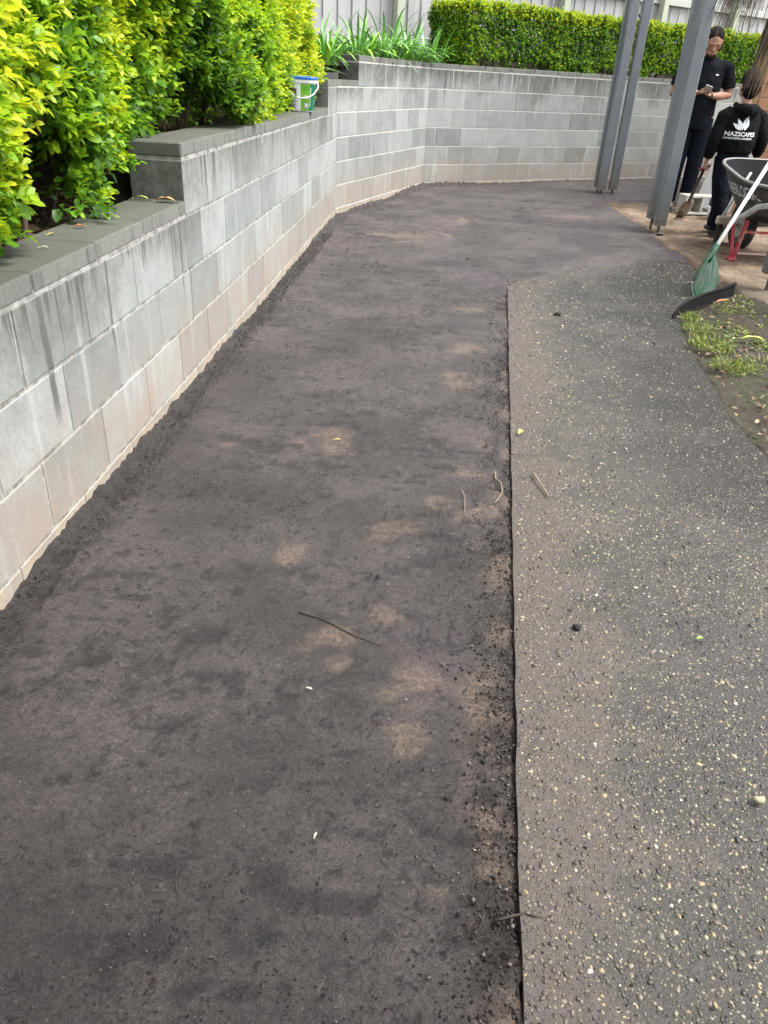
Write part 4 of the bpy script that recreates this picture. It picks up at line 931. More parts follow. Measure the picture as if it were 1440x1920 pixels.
for q in (LEGL, LEGR): b.loft([(q[0][0], q[0][1], .66)] + q[1:4] + [(q[4][0], q[4][1], .085), (q[4][0], q[4][1], .06)], [.088, .084, .074, .066, .060, .056], seg=12)
blob('trousers', b, 0.008, M_navy, kid, 4)
for q in (LEGL, LEGR):
    e = q[-1]; b = MB(); b.loft([(e[0], e[1] - .06, .035), (e[0], e[1] - .02, .05), (e[0], e[1] + .07, .036), (e[0], e[1] + .13, .026)], [(.028, .03), (.036, .045), (.038, .034), (.028, .02)], ref=(1, 0, 0), seg=12, cap=.5); b.loft([(e[0], e[1], .05), (e[0], e[1], .10)], [.038, .04], seg=10)
    blob('shoe', b, 0.006, M_sole, kid, 3)
b = MB(); b.ball((0, .0, 1.24), (.084, .098, .098), 16, 12); b.ball((0, -.03, 1.185), (.076, .075, .08), 14, 10); blob('hair', b, 0.006, M_hair, kid, 2)
# white print on the back of the hoodie
M_logo = smallmat('white_screen_print', (0.72, 0.75, 0.78), 0.6)
def drape(me, tree, org, right, up, off=0.003):
    """lay a flat print onto a surface, hit along the direction into it"""
    right, up = Vector(right), Vector(up); into = up.cross(right)
    for v in me.vertices:
        p = Vector(org) + right * v.co.x + up * v.co.y
        h, nn_, _, _ = tree.ray_cast(p - into * 0.6, into)
        v.co = (h - into * off) if h is not None else p
def text_mesh(txt, size, bold=0.0):
    cu = bpy.data.curves.new('txt', 'FONT'); cu.body = txt; cu.size = size; cu.align_x = 'CENTER'; cu.offset = bold; cu.resolution_u = 3
    t = bpy.data.objects.new('txt', cu); COL.objects.link(t); dg = bpy.context.evaluated_depsgraph_get(); dg.update()
    me = bpy.data.meshes.new_from_object(t.evaluated_get(dg)); bpy.data.objects.remove(t); bpy.data.curves.remove(cu); me.materials.clear(); return me
tree = BVHTree.FromPolygons([v.co[:] for v in hood.data.vertices], [p.vertices[:] for p in hood.data.polygons])
me = text_mesh('NAZSCAPES', 0.046, 0.0012); drape(me, tree, (-.028, 0, .828), (1, 0, 0), (0, 0, 1)); link('lettering', me, M_logo, kid)
me = text_mesh('LANDSCAPE & GARDENS', 0.0205, 0.0004); drape(me, tree, (-.040, 0, .803), (1, 0, 0), (0, 0, 1)); link('lettering', me, M_logo, kid)
def petal(cx, ang_, L, wd_, trunc=1.0):
    V = [(cx, 0.0)]; n_ = 10
    lft = []; rgt = []
    for i in range(1, n_ + 1):
        t = i / n_ * trunc; w_ = wd_ * math.sin(math.pi * min(t, .999) ** 0.85); lft.append((-w_, L * t)); rgt.append((w_, L * t))
    pts = [(0, 0)] + rgt + lft[::-1]; c_, s_ = math.cos(ang_), math.sin(ang_)
    return [(cx + x * c_ - y * s_, x * s_ + y * c_, 0) for x, y in pts]
lg = MB()
for cx, a_, L, w_ in ((.012, R(-3), .108, .026), (-.006, R(30), .100, .017), (-.020, R(52), .085, .015)):
    P = petal(cx, a_, L, w_); k = len(P)
    # fan about the petal's spine so that it drapes
    lg.add(P, [(0, i, i + 1) for i in range(1, k - 1)])
me = lg.mesh('logo'); bm3 = bmesh.new(); bm3.from_mesh(me); bmesh.ops.subdivide_edges(bm3, edges=bm3.edges[:], cuts=1); bm3.to_mesh(me); bm3.free()
drape(me, tree, (-.022, 0, .874), (1, 0, 0), (0, 0, 1), .004); link('logo', me, M_logo, kid)

# ------------------------------------------------------------------ child's spade
M_wood = simple('dark_handle', (0.065, 0.055, 0.045), 0.7, 0.25, 40.0, 0.2); M_blade = simple('worn_steel', (0.27, 0.265, 0.245), 0.5, 0.3, 25.0, 0.2, 0.35, dirt=(0.2, 0.16, 0.12), dirt_amt=.5)
hp = Vector((2.715, 7.475, 0.585)); tip = Vector((2.975, 8.5, 0.025))
sp_ = tag(empty('spade', tuple(hp)), 'steel spade with dark shaft hanging from the hand of the child in the hoodie', 'spade')
ax = (tip - hp).normalized(); sx_ = ax.cross(Vector((0, 0, 1))).normalized(); vd_ = Vector((.33, .90, -.28)); sx_ = (vd_ * .93 + sx_ * .30); sx_ = (sx_ - ax * sx_.dot(ax)).normalized(); nx = sx_.cross(ax)
b = MB(); b.loft([(0, 0, 0), ax * .30, ax * .80], [.015, .015, .017], seg=10); b.build('shaft', M_wood, sp_, True)
b = MB(); b.loft([-ax * .0 - sx_ * .05, sx_ * .05], [.013, .013], seg=10); b.loft([-sx_ * .048, ax * .07], [.008, .010], seg=8); b.loft([sx_ * .048, ax * .07], [.008, .010], seg=8); b.build('grip', smallmat('red_grip', (0.30, 0.06, 0.06), 0.5), sp_, True)
L = (tip - hp).length; b = MB(); V = []; F = []; NB = 9
for i in range(NB):
    t = i / (NB - 1); w_ = [.025, .05, .066, .070, .070, .070, .069, .066, .055][i]
    for j in range(7):
        q = j / 3 - 1; V.append(ax * (.78 + (L - .78) * t) + sx_ * w_ * q + nx * (.018 * q * q - .010 * math.sin(t * 3)))
for i in range(NB - 1):
    for j in range(6): F.append((i * 7 + j, i * 7 + j + 1, i * 7 + 8 + j, i * 7 + 7 + j))
b.add(V, F); o = b.build('blade', M_blade, sp_, True); so = o.modifiers.new('t', 'SOLIDIFY'); so.thickness = .003

# ------------------------------------------------------------------ concrete block, grey board and white tub behind them
M_conc = simple('pale_concrete', (0.42, 0.41, 0.37), 0.9, 0.2, 40.0, 0.4, dirt=(0.25, 0.21, 0.17), dirt_amt=.3)
cb = tag(empty('concrete_block', (3.20, 8.74, 0.03), R(8)), 'hollow concrete block lying on the sand beside the spade blade', 'concrete block')
b = MB(); b.box((0, 0, .012), (.39, .19, .024), bev=.004); b.box((0, 0, .178), (.39, .19, .024), bev=.004)
for x in (-.183, .0, .183): b.box((x, 0, .095), (.024, .186, .145))
b.build('shell', M_conc, cb)
M_board = simple('fibre_board', (0.36, 0.37, 0.35), 0.85, 0.12, 12.0, 0.15); M_boarde = simple('board_edge', (0.62, 0.62, 0.58), 0.85, 0.1, 12.0, 0.1)
bd = tag(empty('cement_board', (3.47, 9.06, 0.03), R(0)), 'pale grey cement sheet leaning on the house corner behind the child', 'board')
b = MB(); rb_ = Matrix.Rotation(R(14), 3, 'Y') @ Matrix.Rotation(R(-6), 3, 'X'); b.box(tuple(rb_ @ Vector((0, 0, .36))), (.42, .012, .72), rb_, .002); b.build('sheet', M_board, bd)
b = MB(); b.box(tuple(rb_ @ Vector((0.2115, 0, .36))), (.003, .0125, .72), rb_); b.build('edge_strip', M_boarde, bd)
tb = tag(empty('tub', (3.285, 8.50, 0.03)), 'small white plastic tub standing beside the hollow concrete block', 'tub')
b = MB(); b.loft([(0, 0, 0), (0, 0, .10)], [.045, .058], seg=20); b.build('pot', M_white, tb, True); b = MB()
b.loft([(0, 0, .098), (0, 0, .110)], [.062, .062], seg=20); b.build('rim', M_white, tb)
b = MB(); b.loft([(0, 0, .1105), (0, 0, .1115)], [.052, .052], seg=20); b.build('contents', M_sole, tb)
b = MB(); b.box((.015, -.055, .055), (.035, .008, .04), Matrix.Rotation(R(-8), 3, 'X')); b.build('label', smallmat('violet_print', (.10, .09, .22), .5), tb)

# ------------------------------------------------------------------ wheelbarrow
M_poly = simple('black_tray', (0.028, 0.029, 0.032), 0.6, 0.25, 12.0, 0.1, dirt=(0.11, 0.107, 0.10), dirt_amt=.55)
M_polyin = simple('dark_tray_inside', (0.010, 0.010, 0.012), 0.85, 0.2, 12.0, 0.1, 0.0, 0.12)
M_rim = simple('worn_rim', (0.20, 0.20, 0.19), 0.5, 0.25, 30.0, 0.15)
M_red = simple('red_steel', (0.40, 0.035, 0.05), 0.5, 0.15, 30.0, 0.1, dirt=(0.40, 0.22, 0.18), dirt_amt=.45)
M_pink = simple('dusty_red_steel', (0.50, 0.33, 0.30), 0.7, 0.2, 30.0, 0.2, dirt=(0.38, 0.08, 0.08), dirt_amt=.3)
M_zinc = simple('zinc_rail', (0.52, 0.54, 0.52), 0.5, 0.25, 40.0, 0.2, 0.25, dirt=(0.3, 0.29, 0.26), dirt_amt=.4)
M_tyre = simple('tyre_rubber', (0.022, 0.022, 0.024), 0.75, 0.25, 40.0, 0.3, dirt=(0.11, 0.11, 0.105), dirt_amt=.4)
WB = Vector((2.94, 6.45, 0.025))
wb = tag(empty('wheelbarrow', tuple(WB)), 'black tray wheelbarrow on red steel legs with white lettering on its side', 'wheelbarrow')
SEG = 48
def trayring(f, z_off, inset=0.0):
    out = []
    for k in range(SEG):
        th = 2 * math.pi * k / SEG; c_, s_ = math.cos(th), math.sin(th)
        c_ = math.copysign(abs(c_) ** .55, c_); s_ = math.copysign(abs(s_) ** .62, s_)
        hl = (0.62 if s_ > 0 else 0.50); y = s_ * hl * (0.50 + 0.50 * f) ; wd_ = 0.43 * (1 - 0.20 * max(0, s_) ** 2.2)
        x = c_ * wd_ * (0.52 + 0.48 * f)
        ztop = 0.565 + 0.105 * sst(-1, 1, s_)
        z = 0.285 + (float(ztop) - 0.285) * f ** 1.25
        sc = 1 - inset
        out.append((x * sc + 0.075, y * sc + 0.03, z + z_off))
    return out
fs_ = [0.0, .12, .3, .5, .7, .85, 1.0]
def surf(rings, flip=False, bottom=True):
    V = [p for r in rings for p in r]; F = []
    for i in range(len(rings) - 1):
        for k in range(SEG):
            q = (i * SEG + k, i * SEG + (k + 1) % SEG, (i + 1) * SEG + (k + 1) % SEG, (i + 1) * SEG + k); F.append(q[::-1] if flip else q)
    if bottom:
        F.append(tuple(range(SEG)) if flip else tuple(reversed(range(SEG))))
    return V, F
b = MB(); b.add(*surf([trayring(f, 0) for f in fs_])); tray = b.build('tray', M_poly, wb, True)
b = MB(); b.add(*surf([trayring(f, 0.006, .012) for f in fs_], True)); b.build('tray_lining', M_polyin, wb, True)
rr = trayring(1.0, 0.0, -.004); b = MB(); V = []; F = []
for k in range(SEG):
    p = Vector(rr[k]); q = Vector(rr[(k + 1) % SEG]) - Vector(rr[k - 1]); q.normalize(); o_ = q.cross(Vector((0, 0, 1))).normalized(); u2 = o_.cross(q)
    for j in range(8):
        t = j * math.pi / 4; V.append(p + o_ * .013 * math.cos(t) + u2 * .012 * math.sin(t))
for k in range(SEG):
    for j in range(8):
        a, c_ = k * 8 + j, k * 8 + (j + 1) % 8; d_, e = ((k + 1) % SEG) * 8 + j, ((k + 1) % SEG) * 8 + (j + 1) % 8; F.append((a, c_, e, d_))
b.add(V, F); b.build('rim', M_rim, wb, True)
tt = BVHTree.FromPolygons([v.co[:] for v in tray.data.vertices], [p.vertices[:] for p in tray.data.polygons])
me = text_mesh('SHERLOCK', 0.115, 0.0015); drape(me, tt, (0, -.02, .455), (0, -1, 0), (0, 0, 1), .004); link('lettering', me, M_logo, wb)
def W(p): return Vector(p) - WB
def flatbar(mb, p, q, w_=.034, t_=.014):
    p, q = Vector(p), Vector(q); d_ = (q - p); L_ = d_.length; rot = d_.to_track_quat('Z', 'Y').to_matrix(); mb.box(tuple((p + q) / 2), (w_, t_, L_), rot, .002)
for s_ in (-1, 1):
    b = MB(); x0 = .29 * s_
    flatbar(b, (x0 + .035 * s_, -.16, .275), (x0, -.205, .0)); flatbar(b, (x0 - .05 * s_, -.20, .30), (x0 - .008 * s_, -.222, .012))
    b.box((x0, -.205, .012), (.06, .07, .024), bev=.004); b.build('leg', M_red, wb)
b = MB(); flatbar(b, (-.24, -.195, .215), (.24, -.195, .215), .030, .016); b.build('cross_brace', M_red, wb)
b = MB(); flatbar(b, (-.265, -.235, .060), (.265, -.235, .060), .026, .012); b.build('cross_brace', M_pink, wb)
for s_ in (-1, 1):
    b = MB(); pts = [(s_ * .075, .40, .19), (s_ * .20, .12, .245), (s_ * .345, -.20, .285), (s_ * .30, -.45, .43), (s_ * .29, -1.2, .57)]
    for p, q in zip(pts[:-1], pts[1:]): b.loft([p, q], [(.020, .016), (.020, .016)], ref=(0, 0, 1), seg=8, power=5)
    b.build('rail', M_zinc, wb)
    b = MB(); b.loft([(s_ * .29, -1.18, .566), (s_ * .29, -1.34, .60)], [.021, .021], seg=10); b.build('hand_grip', M_sole, wb)
WC = Vector((-.01, .40, .185))
b = MB(); V = []; F = []
prof = [(.10, .035), (.155, .05), (.182, .046), (.193, .03), (.196, .0), (.193, -.03), (.182, -.046), (.155, -.05), (.10, -.035)]
SW = 36
for k in range(SW):
    a = 2 * math.pi * k / SW; lug = 1.0 + (.018 if k % 2 else 0)
    for i_, (r2_, x) in enumerate(prof):
        q = r2_ * (lug if 2 <= i_ <= 6 else 1); V.append(WC + Vector((x, q * math.cos(a), q * math.sin(a))))
for k in range(SW):
    for i_ in range(8): F.append((k * 9 + i_, k * 9 + i_ + 1, ((k + 1) % SW) * 9 + i_ + 1, ((k + 1) % SW) * 9 + i_))
b.add(V, F); wh = b.build('wheel', M_tyre, wb, True)
b = MB(); b.loft([WC + Vector((-.036, 0, 0)), WC + Vector((-.02, 0, 0)), WC + Vector((.02, 0, 0)), WC + Vector((.036, 0, 0))], [.104, .09, .09, .104], ref=(0, 1, 0), seg=24); b.loft([WC + Vector((-.09, 0, 0)), WC + Vector((.09, 0, 0))], [.014, .014], ref=(0, 1, 0), seg=10); b.build('hub', M_zinc, wh)
# broom
br = tag(empty('broom', (2.79, 7.0, 0.03), R(15)), 'small broom with white handle and cream head leaning on the wheelbarrow nose', 'broom')
b = MB(); b.loft([(0, 0, .20), (.10, -.10, .58)], [.010, .010], seg=8); b.build('handle', M_white, br, True)
b = MB(); b.box((0.02, 0, .185), (.12, .045, .07), bev=.012); b.build('head', smallmat('cream_plastic', (.60, .55, .42), .6), br)
b = MB()
for k in range(60): x = random.uniform(-.03, .07); y = random.uniform(-.02, .02); b.loft([(x, y, .15), (x + random.uniform(-.02, .02), y + random.uniform(-.02, .02), 0.0)], [.003, .002], seg=4)
tag(b.build('bristles', M_wood, br), kind='stuff')

# ------------------------------------------------------------------ green leaf scoop
J = Vector((2.20, 5.50, 0.217)); K = Vector((2.578, 5.99, 0.618)); T = Vector((1.945, 5.0, 0.028))
M_alu = simple('white_pole', (0.70, 0.71, 0.70), 0.35, 0.06, 30.0, 0.05); M_green = simple('green_plastic', (0.005, 0.055, 0.027), 0.55, 0.3, 18.0, 0.1, 0.0, 0.25, dirt=(0.05, 0.065, 0.047), dirt_amt=.45)
scp = tag(empty('leaf_scoop', tuple(T)), 'green plastic scoop shovel with long white handle leaning on the wheelbarrow', 'shovel')
hdv = (K - J).normalized(); b = MB(); b.loft([J - T - hdv * .03, J - T + hdv * 1.30], [.0145, .0145], seg=14); b.build('handle', M_alu, scp, True)
a_ = (T - J).normalized(); view = Vector((.37, .86, -.30)).normalized(); perp = a_.cross(view).normalized(); wv_ = (view * .95 + perp * .32); wv_ = (wv_ - a_ * wv_.dot(a_)).normalized(); nv = a_.cross(wv_)
V = []; F = []; LN = 14; WN = 12; LB = (T - J).length
for i in range(LN + 1):
    t = i / LN; hw = np.interp(t, [0, .10, .28, .5, .9, 1.0], [.019, .024, .070, .100, .108, .095])
    for j in range(WN + 1):
        q = j / WN * 2 - 1; lip = .045 * max(0, (abs(q) - .72) / .28) ** 1.5 * np.interp(t, [0, .2, .5, 1], [0, .6, 1, .7]); dish = .030 * (1 - q * q) * np.interp(t, [0, .3, 1], [.3, 1, .3])
        rib = .006 * math.cos(q * math.pi * 4) * np.interp(t, [0, .3, .9, 1], [0, 1, 1, 0]); scr = .035 * math.sin(math.pi * t)
        tube_ = .018 * (1 - q * q) * (1 - sst(0, .14, t))
        V.append((J - T) + a_ * (LB * t * (1 - .05 * q * q * t)) + wv_ * hw * q + nv * (lip - dish + rib + scr * .5 + float(tube_)))
for i in range(LN):
    for j in range(WN): F.append((i * (WN + 1) + j, i * (WN + 1) + j + 1, (i + 1) * (WN + 1) + j + 1, (i + 1) * (WN + 1) + j))
b = MB(); b.add(V, F); o = b.build('blade', M_green, scp, True); so = o.modifiers.new('t', 'SOLIDIFY'); so.thickness = .004
b = MB(); b.loft([J - T - hdv * .03 + a_ * .10, J - T + a_ * .02, J - T + hdv * .05], [.017, .020, .020], seg=14); b.build('socket', M_green, scp, True)
b = MB(); Vt = [V[LN * (WN + 1) + j] for j in range(1, WN)]; b.loft([Vector(v) for v in Vt], [.006] * len(Vt), seg=6); b.build('worn_lip', M_rim, scp, True)

# ------------------------------------------------------------------ black edging strip
M_strip = simple('black_rubber', (0.007, 0.007, 0.0075), 0.75, 0.3, 30.0, 0.2, 0.0, 0.15)
es = tag(empty('edging_strip', (1.95, 4.8, 0.02)), 'black plastic edging strip crossing from the path to the sand below the green scoop', 'edging')
V = []; F = []; n_ = 22
pts = []
for i in range(n_ + 1):
    t = i / n_; x = 1.63 + .62 * t; y = 4.43 + .72 * t + .025 * math.sin(t * 5); pts.append(Vector((x - 1.95, y - 4.8, .055 * np.interp(t, [0, .12, .5, 1], [.15, .7, 1.0, 1.1]))))
b = MB(); b.loft(pts, [np.interp(i / n_, [0, .1, 1], [.003, .008, .011]) for i in range(n_ + 1)], seg=8); b.build('bead', M_strip, es, True)
b = MB()
for p, q in zip(pts[:-1], pts[1:]):
    d_ = (q - p).normalized(); s_ = Vector((-d_.y, d_.x, 0)) * .003; lo1, lo2 = Vector((p.x, p.y - .012, -.03)), Vector((q.x, q.y - .012, -.03))
    b.add([p + s_, q + s_, lo2 + s_, lo1 + s_, p - s_, q - s_, lo2 - s_, lo1 - s_], [(0, 1, 2, 3), (7, 6, 5, 4)])
b.build('web', M_strip, es)
# ------------------------------------------------------------------ palm with dead fronds hanging beside the posts
M_trunk = simple('palm_trunk', (0.16, 0.13, 0.10), 0.9, 0.3, 20.0, 0.6); M_rach = simple('dry_rachis', (0.24, 0.18, 0.11), 0.75, 0.25, 30.0, 0.3)
M_dry = [smallmat('dry_frond_grey', (0.135, 0.115, 0.095), 0.7), smallmat('dry_frond_brown', (0.14, 0.098, 0.058), 0.7), smallmat('dry_frond_straw', (0.26, 0.19, 0.10), 0.6)]
palm = tag(empty('palm_tree', (2.95, 4.55, 0)), 'palm tree with dead grey and brown fronds hanging down beside the steel posts', 'palm')
PO = Vector((2.95, 4.55, 0))
b = MB(); b.loft([(0.02 * math.sin(i * 1.3), 0, i * .16 - .1) for i in range(19)], [.15 + .015 * (i % 2) - .003 * i for i in range(19)], seg=16); b.build('trunk', M_trunk, palm, True)
def ribbon(b, pts, w_, ref):
    V = []; n_ = len(pts)
    for i, p in enumerate(pts):
        t = (pts[min(i + 1, n_ - 1)] - pts[max(i - 1, 0)]).normalized(); s_ = t.cross(ref); s_ = s_.normalized() if s_.length > 1e-4 else t.orthogonal()
        q = w_ * (1 - .8 * (i / (n_ - 1)) ** 1.5) * .5; V += [p + s_ * q, p - s_ * q]
    b.add(V, [(2 * i, 2 * i + 1, 2 * i + 3, 2 * i + 2) for i in range(n_ - 1)])
def frond(curve, t0, t1, n_, lmin, lmax, drift, mats, spread=.10, wid=(.004, .010), split=None):
    cps = [Vector(c) - PO for c in curve]
    def at(t):
        x = t * (len(cps) - 1); i = min(int(x), len(cps) - 2); return cps[i].lerp(cps[i + 1], x - i)
    fine = [at(i / 24) for i in range(25)]
    for _ in range(3): fine = [fine[0]] + [(fine[i - 1] + fine[i] * 2 + fine[i + 1]) / 4 for i in range(1, 24)] + [fine[-1]]
    rb = MB(); rb.loft(fine, [.020 * (1 - .75 * i / 24) for i in range(25)], seg=8); ro = rb.build('dead_frond', M_rach, palm, True)
    bs = [MB() for _ in mats]
    for k in range(n_):
        t = random.uniform(t0, t1); i = min(int(t * 24), 23); p = fine[i].lerp(fine[i + 1], t * 24 - i)
        L = random.uniform(lmin, lmax); d = Vector((drift[0] + random.gauss(0, spread), drift[1] + random.gauss(0, spread), -1)).normalized()
        start = Vector((random.gauss(0, .5), random.gauss(0, .5), random.uniform(-.3, .5))).normalized(); pts = [p]; q = p.copy(); m_ = 6
        for j in range(1, m_ + 1):
            f = j / m_; dd = (start * max(0, .55 - f) + d * (.35 + f) + Vector((random.gauss(0, .05), random.gauss(0, .05), 0))).normalized(); q = q + dd * L / m_; pts.append(q.copy())
        ribbon(random.choice(bs), pts, random.uniform(*wid), Vector((random.gauss(.3, .5), -1, random.gauss(0, .3))).normalized())
    for bb_, mt in zip(bs, mats): tag(bb_.build('leaflets', mt, ro), kind='stuff')
frond([(2.90, 4.6, 2.75), (2.55, 4.75, 2.75), (2.1, 4.9, 2.25), (1.92, 5.0, 1.90), (1.78, 5.02, 1.80)], .52, 1.0, 300, .20, .44, (-.16, .02), [M_dry[0], M_dry[0], M_dry[1]], .13)
frond([(2.90, 4.65, 2.70), (2.6, 4.8, 2.6), (2.25, 4.95, 2.2), (2.09, 5.0, 1.80), (2.05, 5.02, 1.58)], .55, 1.0, 300, .22, .50, (-.10, .03), [M_dry[1], M_dry[1], M_dry[2], M_dry[0]], .045, (.006, .014))
frond([(2.85, 4.5, 2.75), (2.3, 4.7, 2.8), (1.7, 4.85, 2.35), (1.36, 4.95, 1.98), (1.22, 4.98, 1.86)], .60, 1.0, 70, .18, .36, (-.10, .02), [M_dry[2], M_dry[0], smallmat('reddish_frond', (.30, .12, .07), .6)], .16)

# ------------------------------------------------------------------ weeds and litter
M_weed = leaf_mat('weed_leaf', [(0, (0.055, 0.10, 0.02)), (0.5, (0.15, 0.23, 0.03)), (1, (0.36, 0.36, 0.08))], 0.3)
def tuft(name, P, n_, rad, h, lab=None, mat=None, seed=0, kind=None, parent=None):
    g = np.random.default_rng(seed + 100); a = g.uniform(0, 6.28, n_); rr = rad * np.sqrt(g.random(n_))
    bp = np.stack([np.cos(a) * rr, np.sin(a) * rr, np.full(n_, 0.0)], 1); th = g.uniform(0, 6.28, n_); el = g.uniform(.25, 1.25, n_)
    D = np.stack([np.cos(th) * np.cos(el), np.sin(th) * np.cos(el), np.sin(el)], 1)
    L = h * g.uniform(.45, 1.1, n_); o = leaves(name, bp, D, L, L * g.uniform(.05, .13, n_), np.clip(g.normal(.5, .25, n_), 0, 1), mat or M_weed, parent, .35)
    o.location = P; return o
WG = 'weed tufts along the path edge'
for i, (x, y, n_, r_w, h, lab) in enumerate([(1.715, 4.36, 46, .045, .085, 'weed tuft touching the tip of the black edging strip'), (1.685, 4.16, 80, .08, .07, 'bright weed tuft just below the black edging strip'),
        (1.66, 3.86, 130, .10, .075, 'largest bright weed tuft on the path edge'), (1.66, 3.52, 110, .10, .07, 'wide weed tuft at the lower end of the weedy path edge'),
        (1.85, 3.60, 70, .09, .06, 'thin weed tuft inside the bed beside a yellow leaf'), (1.98, 3.9, 70, .08, .06, 'weed tuft cut by the picture edge'), (2.05, 4.62, 90, .10, .05, 'low weed tuft beside the orange-red leaf')]):
    tag(tuft('weed_tuft', (x, y, .018), int(n_ * 2.2), r_w * 1.15, h * .8, seed=i), lab, 'weed', WG)
g = np.random.default_rng(5); n_ = 2600
x = g.uniform(1.42, 2.3, n_); y = g.uniform(2.3, 5.05, n_); dens = fbm(x * 4, y * 4, 3, 91)
xr_ = np.interp(y, [p[1] for p in right][::-1], [p[0] for p in right][::-1]); k = (dens > .02) & (x > xr_ + .01) & (y < 5.05 + (x - 2.25) * 1.19); x, y = x[k], y[k]
th = g.uniform(0, 6.28, len(x)); el = g.uniform(.1, 1.1, len(x)); D = np.stack([np.cos(th) * np.cos(el), np.sin(th) * np.cos(el), np.sin(el)], 1); L = g.uniform(.012, .034, len(x))
tag(leaves('ground_cover', np.stack([x, y, np.full(len(x), .022)], 1), D, L, L * .5, np.clip(g.normal(.4, .25, len(x)), 0, 1), M_weed, None), kind='stuff')
M_litter = leaf_mat('dry_litter', [(0, (0.05, 0.032, 0.02)), (0.5, (0.14, 0.09, 0.05)), (1, (0.33, 0.25, 0.14))], 0.1, 0.7)
def litter(name, x, y, z, lo, hi, seed):
    g = np.random.default_rng(seed); n_ = len(x); th = g.uniform(0, 6.28, n_); el = g.normal(0, .22, n_)
    D = np.stack([np.cos(th) * np.cos(el), np.sin(th) * np.cos(el), np.sin(el)], 1); L = g.uniform(lo, hi, n_)
    return tag(leaves(name, np.stack([x, y, z], 1), D, L, L * g.uniform(.12, .5, n_), g.random(n_), M_litter, None), kind='stuff')
x = g.uniform(1.42, 2.3, 1700); y = g.uniform(1.2, 5.05, 1700); xr_ = np.interp(y, [p[1] for p in right][::-1], [p[0] for p in right][::-1]); k = (x > xr_) & (y < 5.05 + (x - 2.25) * 1.19)
litter('leaf_litter', x[k], y[k], np.full(k.sum(), .030), .012, .042, 3)
y = g.uniform(1.2, 4.6, 1500); x = -1.13 + (y - 2) * .047 - g.random(1500) * .5; z = np.interp(y, [2.6, 3.2], [.66, .85]) + .012
litter('leaf_litter', x, y, z, .02, .07, 4)
# dark crumbs of soil strewn on the drive, the berm and the path edge
M_crumb = simple('soil_crumb', (0.030, 0.026, 0.025), 0.9, 0.4, 120.0, 0.3)
y = np.concatenate([g.uniform(.4, 5.2, 1500), g.uniform(.5, 9, 450), g.uniform(.5, 6.5, 4500)])
x = np.concatenate([LX0 + LK * (y[:1500] - LY0) + np.abs(g.normal(0, .16, 1500)) * g.choice([-1, 1], 1500, p=[.45, .55]), g.uniform(-.7, 1.2, 450), -.87 + (y[1950:] - 2) * .047 + g.uniform(.0, .10, 4500)])
onp = (path_dl(x, y) > 0) & (path_dt(x, y) > 0); sz = np.clip(g.lognormal(0, .45, len(x)), .4, 2.2) * .0014
sz[1950:] *= 1.5; z = np.where(onp, PTOP + .002, .002); z[1950:] += .008
tag(pebbles('soil_crumbs', x, y, z, sz, (.5, .9), M_crumb, None, 9), kind='stuff')
yb = .45 + 6.0 * g.random(26000) ** 1.7; xb = g.uniform(-.9, .75, 26000); kb = (path_dl(xb, yb) < -.004) & (wall_dist(xb, yb) > .02) & (fbm(xb * 3.2, yb * 3.2, 4, 97) + .3 * np.exp(-((path_dl(xb, yb) + .04) / .07) ** 2) > -.02)
xb, yb = xb[kb], yb[kb]
m = Mat('soil_grit'); M_grit = m.fin(m.ramp(m.island(), [(0, (.014, .012, .012)), (.45, (.032, .028, .027)), (.7, (.075, .066, .062)), (.93, (.14, .12, .108))], 'CONSTANT'), .9, None, .3)
tag(pebbles('soil_grit', xb, yb, np.full(len(xb), .0012), np.clip(g.lognormal(0, .5, len(xb)), .4, 2.0) * .00115 * (1 + .16 * yb), (.45, .8), M_grit, None, 19, OV, OF), kind='stuff')
ye = .4 + 4.4 * g.random(5200) ** 1.4; xe = LX0 + LK * (ye - LY0) - np.abs(g.normal(0, .055, 5200)) - .004
tag(pebbles('soil_crumbs', xe, ye, np.full(5200, .002), np.clip(g.lognormal(0, .5, 5200), .4, 2.2) * .0018, (.5, .9), M_grit, None, 29), kind='stuff')
# pale chips and short root hairs scattered over the soil
y = g.uniform(.5, 9.5, 170); x = g.uniform(-.75, .9, 170); k = (path_dl(x, y) < -.01) & (wall_dist(x, y) > .15); x, y = x[k], y[k]
tag(pebbles('pale_chips', x, y, np.full(len(x), .004), g.lognormal(0, .4, len(x)) * .0016, (.3, .6), simple('pale_chip', (.26, .22, .16), .8, .3), None, 10), kind='stuff')
b = MB()
for k in range(150):
    y0 = random.uniform(.6, 9.5); x0 = random.uniform(-.7, .25 + LK * y0 * (y0 < 5) + (0 if y0 < 5 else 1.6)); a = random.uniform(0, 6.28); L = random.uniform(.02, .09) * (1 + y0 * .12); pts = []
    if path_dl(x0, y0) > -.02 and y0 < 6.2: continue
    for j in range(5): pts.append(Vector((x0 + math.cos(a) * L * j / 4, y0 + math.sin(a) * L * j / 4, .002 + random.uniform(0, .003)))); a += random.gauss(0, .35)
    b.loft(pts, [.0007 * (1 + y0 * .12)] * 5, seg=4)
tag(b.build('root_hairs', simple('root_fibre', (.05, .038, .03), .9, .4, 60.0, .2)), kind='stuff')

